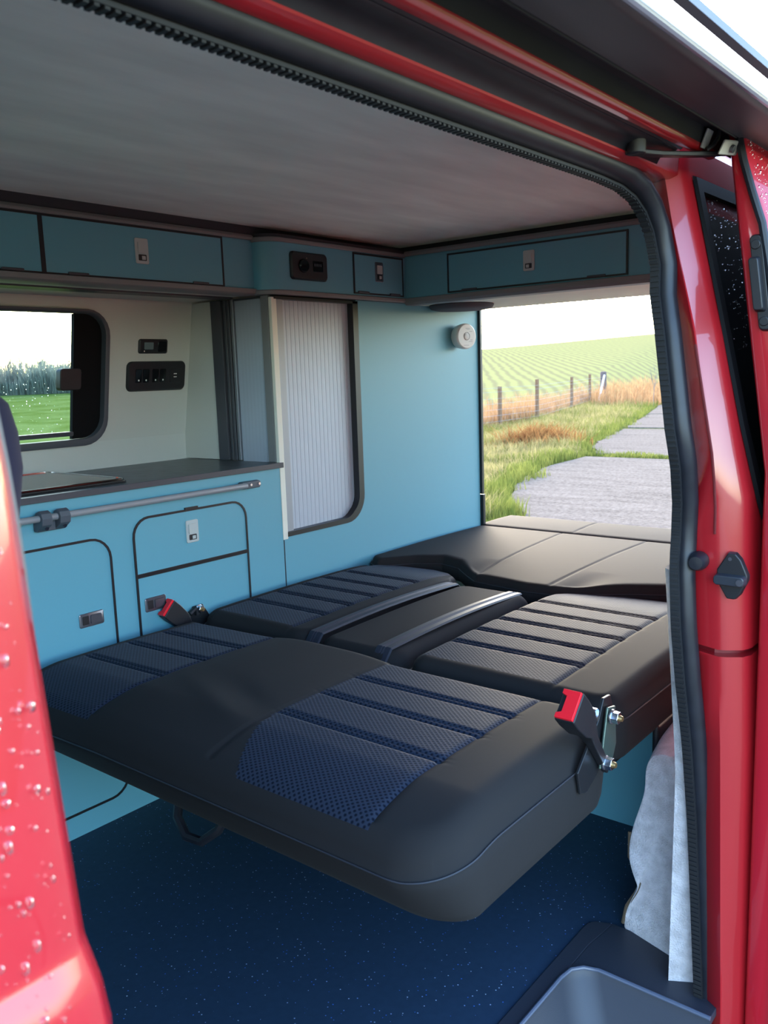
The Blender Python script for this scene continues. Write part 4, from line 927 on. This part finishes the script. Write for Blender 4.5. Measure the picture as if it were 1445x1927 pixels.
# pasture seen through the kitchen window
pv = []; pf = []
pn = [(0, 8, -.58), (0, 20, -.55), (0, 32, -.42), (0, 45, .2), (0, 60, .77), (0, 90, 1.2), (0, 200, 1.4)]
for d, z in ((5, -.59), (20, -.57), (30, -.5), (45, .15), (60, .77), (90, .9), (240, 0)):
    for a in np.linspace(-10, 47, 16): pv.append((d*math.sin(math.radians(a)), d*math.cos(math.radians(a)), z))
for i in range(6):
    for j in range(15): pf.append((i*16+j, i*16+j+1, (i+1)*16+j+1, (i+1)*16+j))
struct(np_obj('pasture', pv, pf, pasture))
# grass on the verge
def blades(name, P, hmin, hmax, wd_, mat, lean=.5):
    n = len(P); cl = np.clip(.55+.45*np.sin(P[:, 0]*1.9+np.sin(P[:, 1]*1.3)*1.7)*np.sin(P[:, 1]*2.3+P[:, 0]*.6), .1, 1); h = (hmin + (hmax-hmin)*rng.random(n))*(.45+1.15*cl); ang = rng.random(n)*2*PI; la = rng.random(n)*2*PI; le = lean*rng.random(n)*h
    wv = np.stack([np.cos(ang), np.sin(ang), 0*ang], -1)*(wd_*(.6+.8*rng.random(n)))[:, None]
    tip = P + np.stack([np.cos(la)*le, np.sin(la)*le, h], -1); mid = P + np.stack([np.cos(la)*le*.35, np.sin(la)*le*.35, h*.6], -1)
    V = np.stack([P-wv, P+wv, mid+wv*.7, tip, mid-wv*.7], 1).reshape(-1, 3); b = np.arange(n)[:, None]*5
    F = np.concatenate([b+np.array([[0, 1, 2]]), b+np.array([[0, 2, 4]]), b+np.array([[4, 2, 3]])], 0)
    return stuff(np_obj(name, V, F, mat, smooth=False, origin=(15, 10, GZ)))
def verge_pts(n, dmin, dmax, keep, a0=54, a1=72):
    out = []
    u = rng.random(n*6); d = dmin*(dmax/dmin)**u; a = np.radians(a0 + (a1-a0)*rng.random(n*6))
    x, y = d*np.sin(a), d*np.cos(a); le_ = np.interp(x, [-20, 3, 6, 8.9, 10.1, 11.9, 13.7, 16.2, 17.8, 20.7, 24.6, 30, 60], [3.4, 3.6, 4.0, 5.1, 6.0, 6.95, 7.4, 7.6, 8.5, 9.4, 10.5, 12.2, 22])
    m = keep(x, y, y-le_); P = np.stack([x, y, np.full_like(x, GZ-.01)], -1)[m][:n]; return P
def fence_y(x): return np.interp(x, [10, 23.2, 25.8, 32.8, 38.5, 41.35, 60], [13.0, 14.19, 14.4, 16.6, 18.54, 19.2, 24])
nz = lambda x, y: np.sin(x*1.3+y*.7)+np.sin(x*.37-y*1.1)+np.sin(x*2.9+y*2.3)*.6
tg_ = tag(blades('green_verge_grass', verge_pts(42000, 8.3, 42, lambda x, y, e: (e > .02+.18*rng.random(len(x))-.38*np.clip(nz(x, y)+.3*rng.standard_normal(len(x)), 0, 1.2)) & (y < fence_y(x)+1) & (nz(x, y) + .8*rng.standard_normal(len(x)) < 1.0)), .05, .20, .007, g_green), 'green grass growing between the concrete track and the fence', 'grass')
tag(blades('straw_verge_grass', verge_pts(30000, 9.5, 42, lambda x, y, e: (e > .3+.3*rng.random(len(x))) & (y < fence_y(x)+1.5) & (nz(x, y) + .9*rng.standard_normal(len(x)) > -.3)), .06, .26, .006, g_straw, .9), 'pale straw coloured long grass on the verge', 'grass')
tag(blades('russet_tall_grass', verge_pts(20000, 14, 60, lambda x, y, e: (y > fence_y(x)+.15+.2*nz(x, y)) & (y < fence_y(x)+2.6+.6*nz(x, y)) & (e > .5)), .2, .62, .009, g_red, .6), 'tall russet dry grass along the wire fence', 'grass')
P = np.stack([rng.uniform(18, 46, 5000), rng.uniform(0, 1, 5000)*0, np.full(5000, GZ)], -1); P[:, 0] = rng.uniform(36, 62, 5000); P[:, 1] = np.interp(P[:, 0], [36, 62], [14.5, 21]) + rng.uniform(-1.5, 4.5, 5000)
tag(blades('russet_bank', P, .3, .9, .014, g_red, .7), 'bank of reddish dead grass beyond the last fence post', 'grass')
P = np.stack([rng.normal(17.4, .55, 1500), rng.normal(9.6, .35, 1500), np.full(1500, GZ)], -1)
tag(blades('dead_grass_heap', P, .12, .42, .010, leafy('dead_bracken', (.18, .075, .03), (.30, .16, .06)), 1.3), 'low heap of brown dead grass beside the track', 'grass')
xs = rng.uniform(15.62, 16.28, 3800); ys = rng.uniform(2.5, 8.2, 3800); kp = (np.abs(xs-15.95) < .12+.2*np.abs(np.sin(ys*2.1))); P = np.stack([xs[kp], ys[kp], np.full(kp.sum(), GZ-.01)], -1)
tag(blades('joint_grass', P, .04, .13, .008, g_green, .8), 'short grass growing in the joint across the concrete track', 'grass')
# fence
fence = thing('wire_fence', 'post and wire stock fence along the field', 'fence', (30, 16, GZ))
FP = [(14.2, 13.9, 1.25), (18.8, 14.05, 1.25), (23.22, 14.19, 1.24), (25.85, 14.35, 1.40), (32.8, 16.6, 1.36), (38.5, 18.54, 1.40)]
for x, y, h in FP:
    obj('post', MB().box(x-.055, x+.055, y-.045, y+.045, GZ-.2, GZ+h), timber, fence, bevel=.008)
obj('strainer_post', MB().lathe((41.4, 19.2, GZ-.2), (0, 0, 1), [(.16, 0), (.16, 1.63), (.13, 1.68), (0, 1.69)], 14), timber_dark, fence)
obj('brace', MB().tube([(39.6, 18.62, GZ+.0), (41.2, 19.05, GZ+1.30)], .055, 8), M('pale_brace_timber', (190, 182, 178), .7), fence)
allp = FP + [(41.4, 19.2, 1.45)]
for hz_ in (.18, .36, .54, .72, .88, 1.08, 1.20):
    obj('wire', MB().tube([(x, y-.05, GZ+hz_) for x, y, h in allp], .0042 if hz_ < .8 else .0035, 5), wirem, fence)
mw = MB()
for (xa_, ya_, _), (xb_, yb_, _) in zip(allp[:-1], allp[1:]):
    n = int(math.hypot(xb_-xa_, yb_-ya_)/.25)
    for i in range(1, n):
        t = i/n; x, y = xa_+(xb_-xa_)*t, ya_+(yb_-ya_)*t-.05; mw.tube([(x, y, GZ+.18), (x, y, GZ+.88)], .002, 3)
stuff(obj('mesh_wires', mw, wirem, fence, smooth=False))
# bare sapling by the fence
def branchy(mb, p, d, L, r, depth, spread=.55, kids=3):
    q = p + d*L; mid = (p+q)/2 + Vector((random.gauss(0, .04*L), random.gauss(0, .04*L), 0))
    mb.tube([p, mid, q], [r, r*.85, r*.7], 4 if depth < 3 else 5)
    if depth <= 0: return
    for k in range(kids):
        nd = (d + Vector((random.gauss(0, spread), random.gauss(0, spread), random.gauss(.1, spread*.6)))).normalized()
        branchy(mb, p.lerp(q, random.uniform(.55, 1)), nd, L*random.uniform(.55, .8), r*.62, depth-1, spread, kids)
sm_ = MB(); branchy(sm_, Vector((36, 14.4, GZ)), Vector((.05, 0, 1)), .8, .014, 3, .35, 3)
tag(obj('sapling', sm_, barkm, base=True), 'thin bare sapling in the russet grass beyond the posts', 'tree')
# hedgerow seen through the kitchen window
HT = [(20.5, 62, 3.9, 'rounded bare tree leftmost in the hedgerow seen through the window'), (22.6, 66, 4.6, 'tall spreading bare tree left of centre in the window hedgerow'), (24.6, 60, 3.6, 'bare bushy tree left of the middle of the window hedgerow'), (26.2, 65, 4.3, 'bare tree at the middle of the hedgerow behind the wet window'),
      (27.9, 61, 3.7, 'bare tree right of the middle in the window hedgerow'), (29.5, 66, 4.2, 'twiggy bare tree near the window catch in the hedgerow'), (31.2, 60, 3.4, 'bare hedgerow tree nearest the black window panel'), (18.4, 64, 4.1, 'bare hedgerow tree hidden mostly by the front seat')]
for a, d, h, lab in HT:
    p = Vector((d*math.sin(math.radians(a)), d*math.cos(math.radians(a)), .6)); t = thing('hedgerow_tree', lab, 'tree', p, 'bare trees in the hedgerow')
    tm_ = MB(); tw = MB()
    for k in range(4):
        dd = Vector((random.gauss(0, .22), random.gauss(0, .22), 1)).normalized(); branchy(tm_, p+Vector((random.gauss(0, .35), random.gauss(0, .3), 0)), dd, h*.34, .07, 2, .42, 3)
    for k in range(9):
        dd = Vector((random.gauss(0, .3), random.gauss(0, .3), 1)).normalized(); branchy(tw, p+Vector((random.gauss(0, .9), random.gauss(0, .5), 0)), dd, h*random.uniform(.2, .34), .022, 3, .5, 3)
    obj('trunk', tm_, barkm, t, smooth=False); stuff(obj('twigs', tw, hedge_m, t, smooth=False))
hp_ = []
for i in range(26000):
    a = math.radians(rng.uniform(16, 34)); d = rng.uniform(56, 62); hp_.append((d*math.sin(a), d*math.cos(a), .62))
tag(blades('hedge_undergrowth', np.array(hp_), .4, 1.7, .03, leafy('brown_undergrowth', (.36, .37, .32), (.50, .50, .43), trans=.65), .35), 'grey brown undergrowth at the foot of the hedgerow', 'hedge')
for k, (za, lab) in enumerate(((7.6, 'upper thin power cable crossing the sky in the window'), (6.5, 'lower thin power cable crossing the sky in the window'))):
    pts = [(x, 58+.1*x, za+.0009*(x-25)**2+.03*x) for x in np.linspace(-30, 75, 20)]
    tag(obj('power_cable', MB().tube(pts, .018, 5), blackp), lab, 'cable', 'power cables beyond the window')
for x in (-30, 75):
    tag(obj('power_pole', MB().tube([(x, 58+.1*x, -.6), (x, 58+.1*x, za+.0009*(x-25)**2+.03*x+1.6)], [.14, .10], 10), timber_dark), 'timber power pole carrying the cables, %s' % ('at their left end' if x < 0 else 'at their right end'), 'pole')
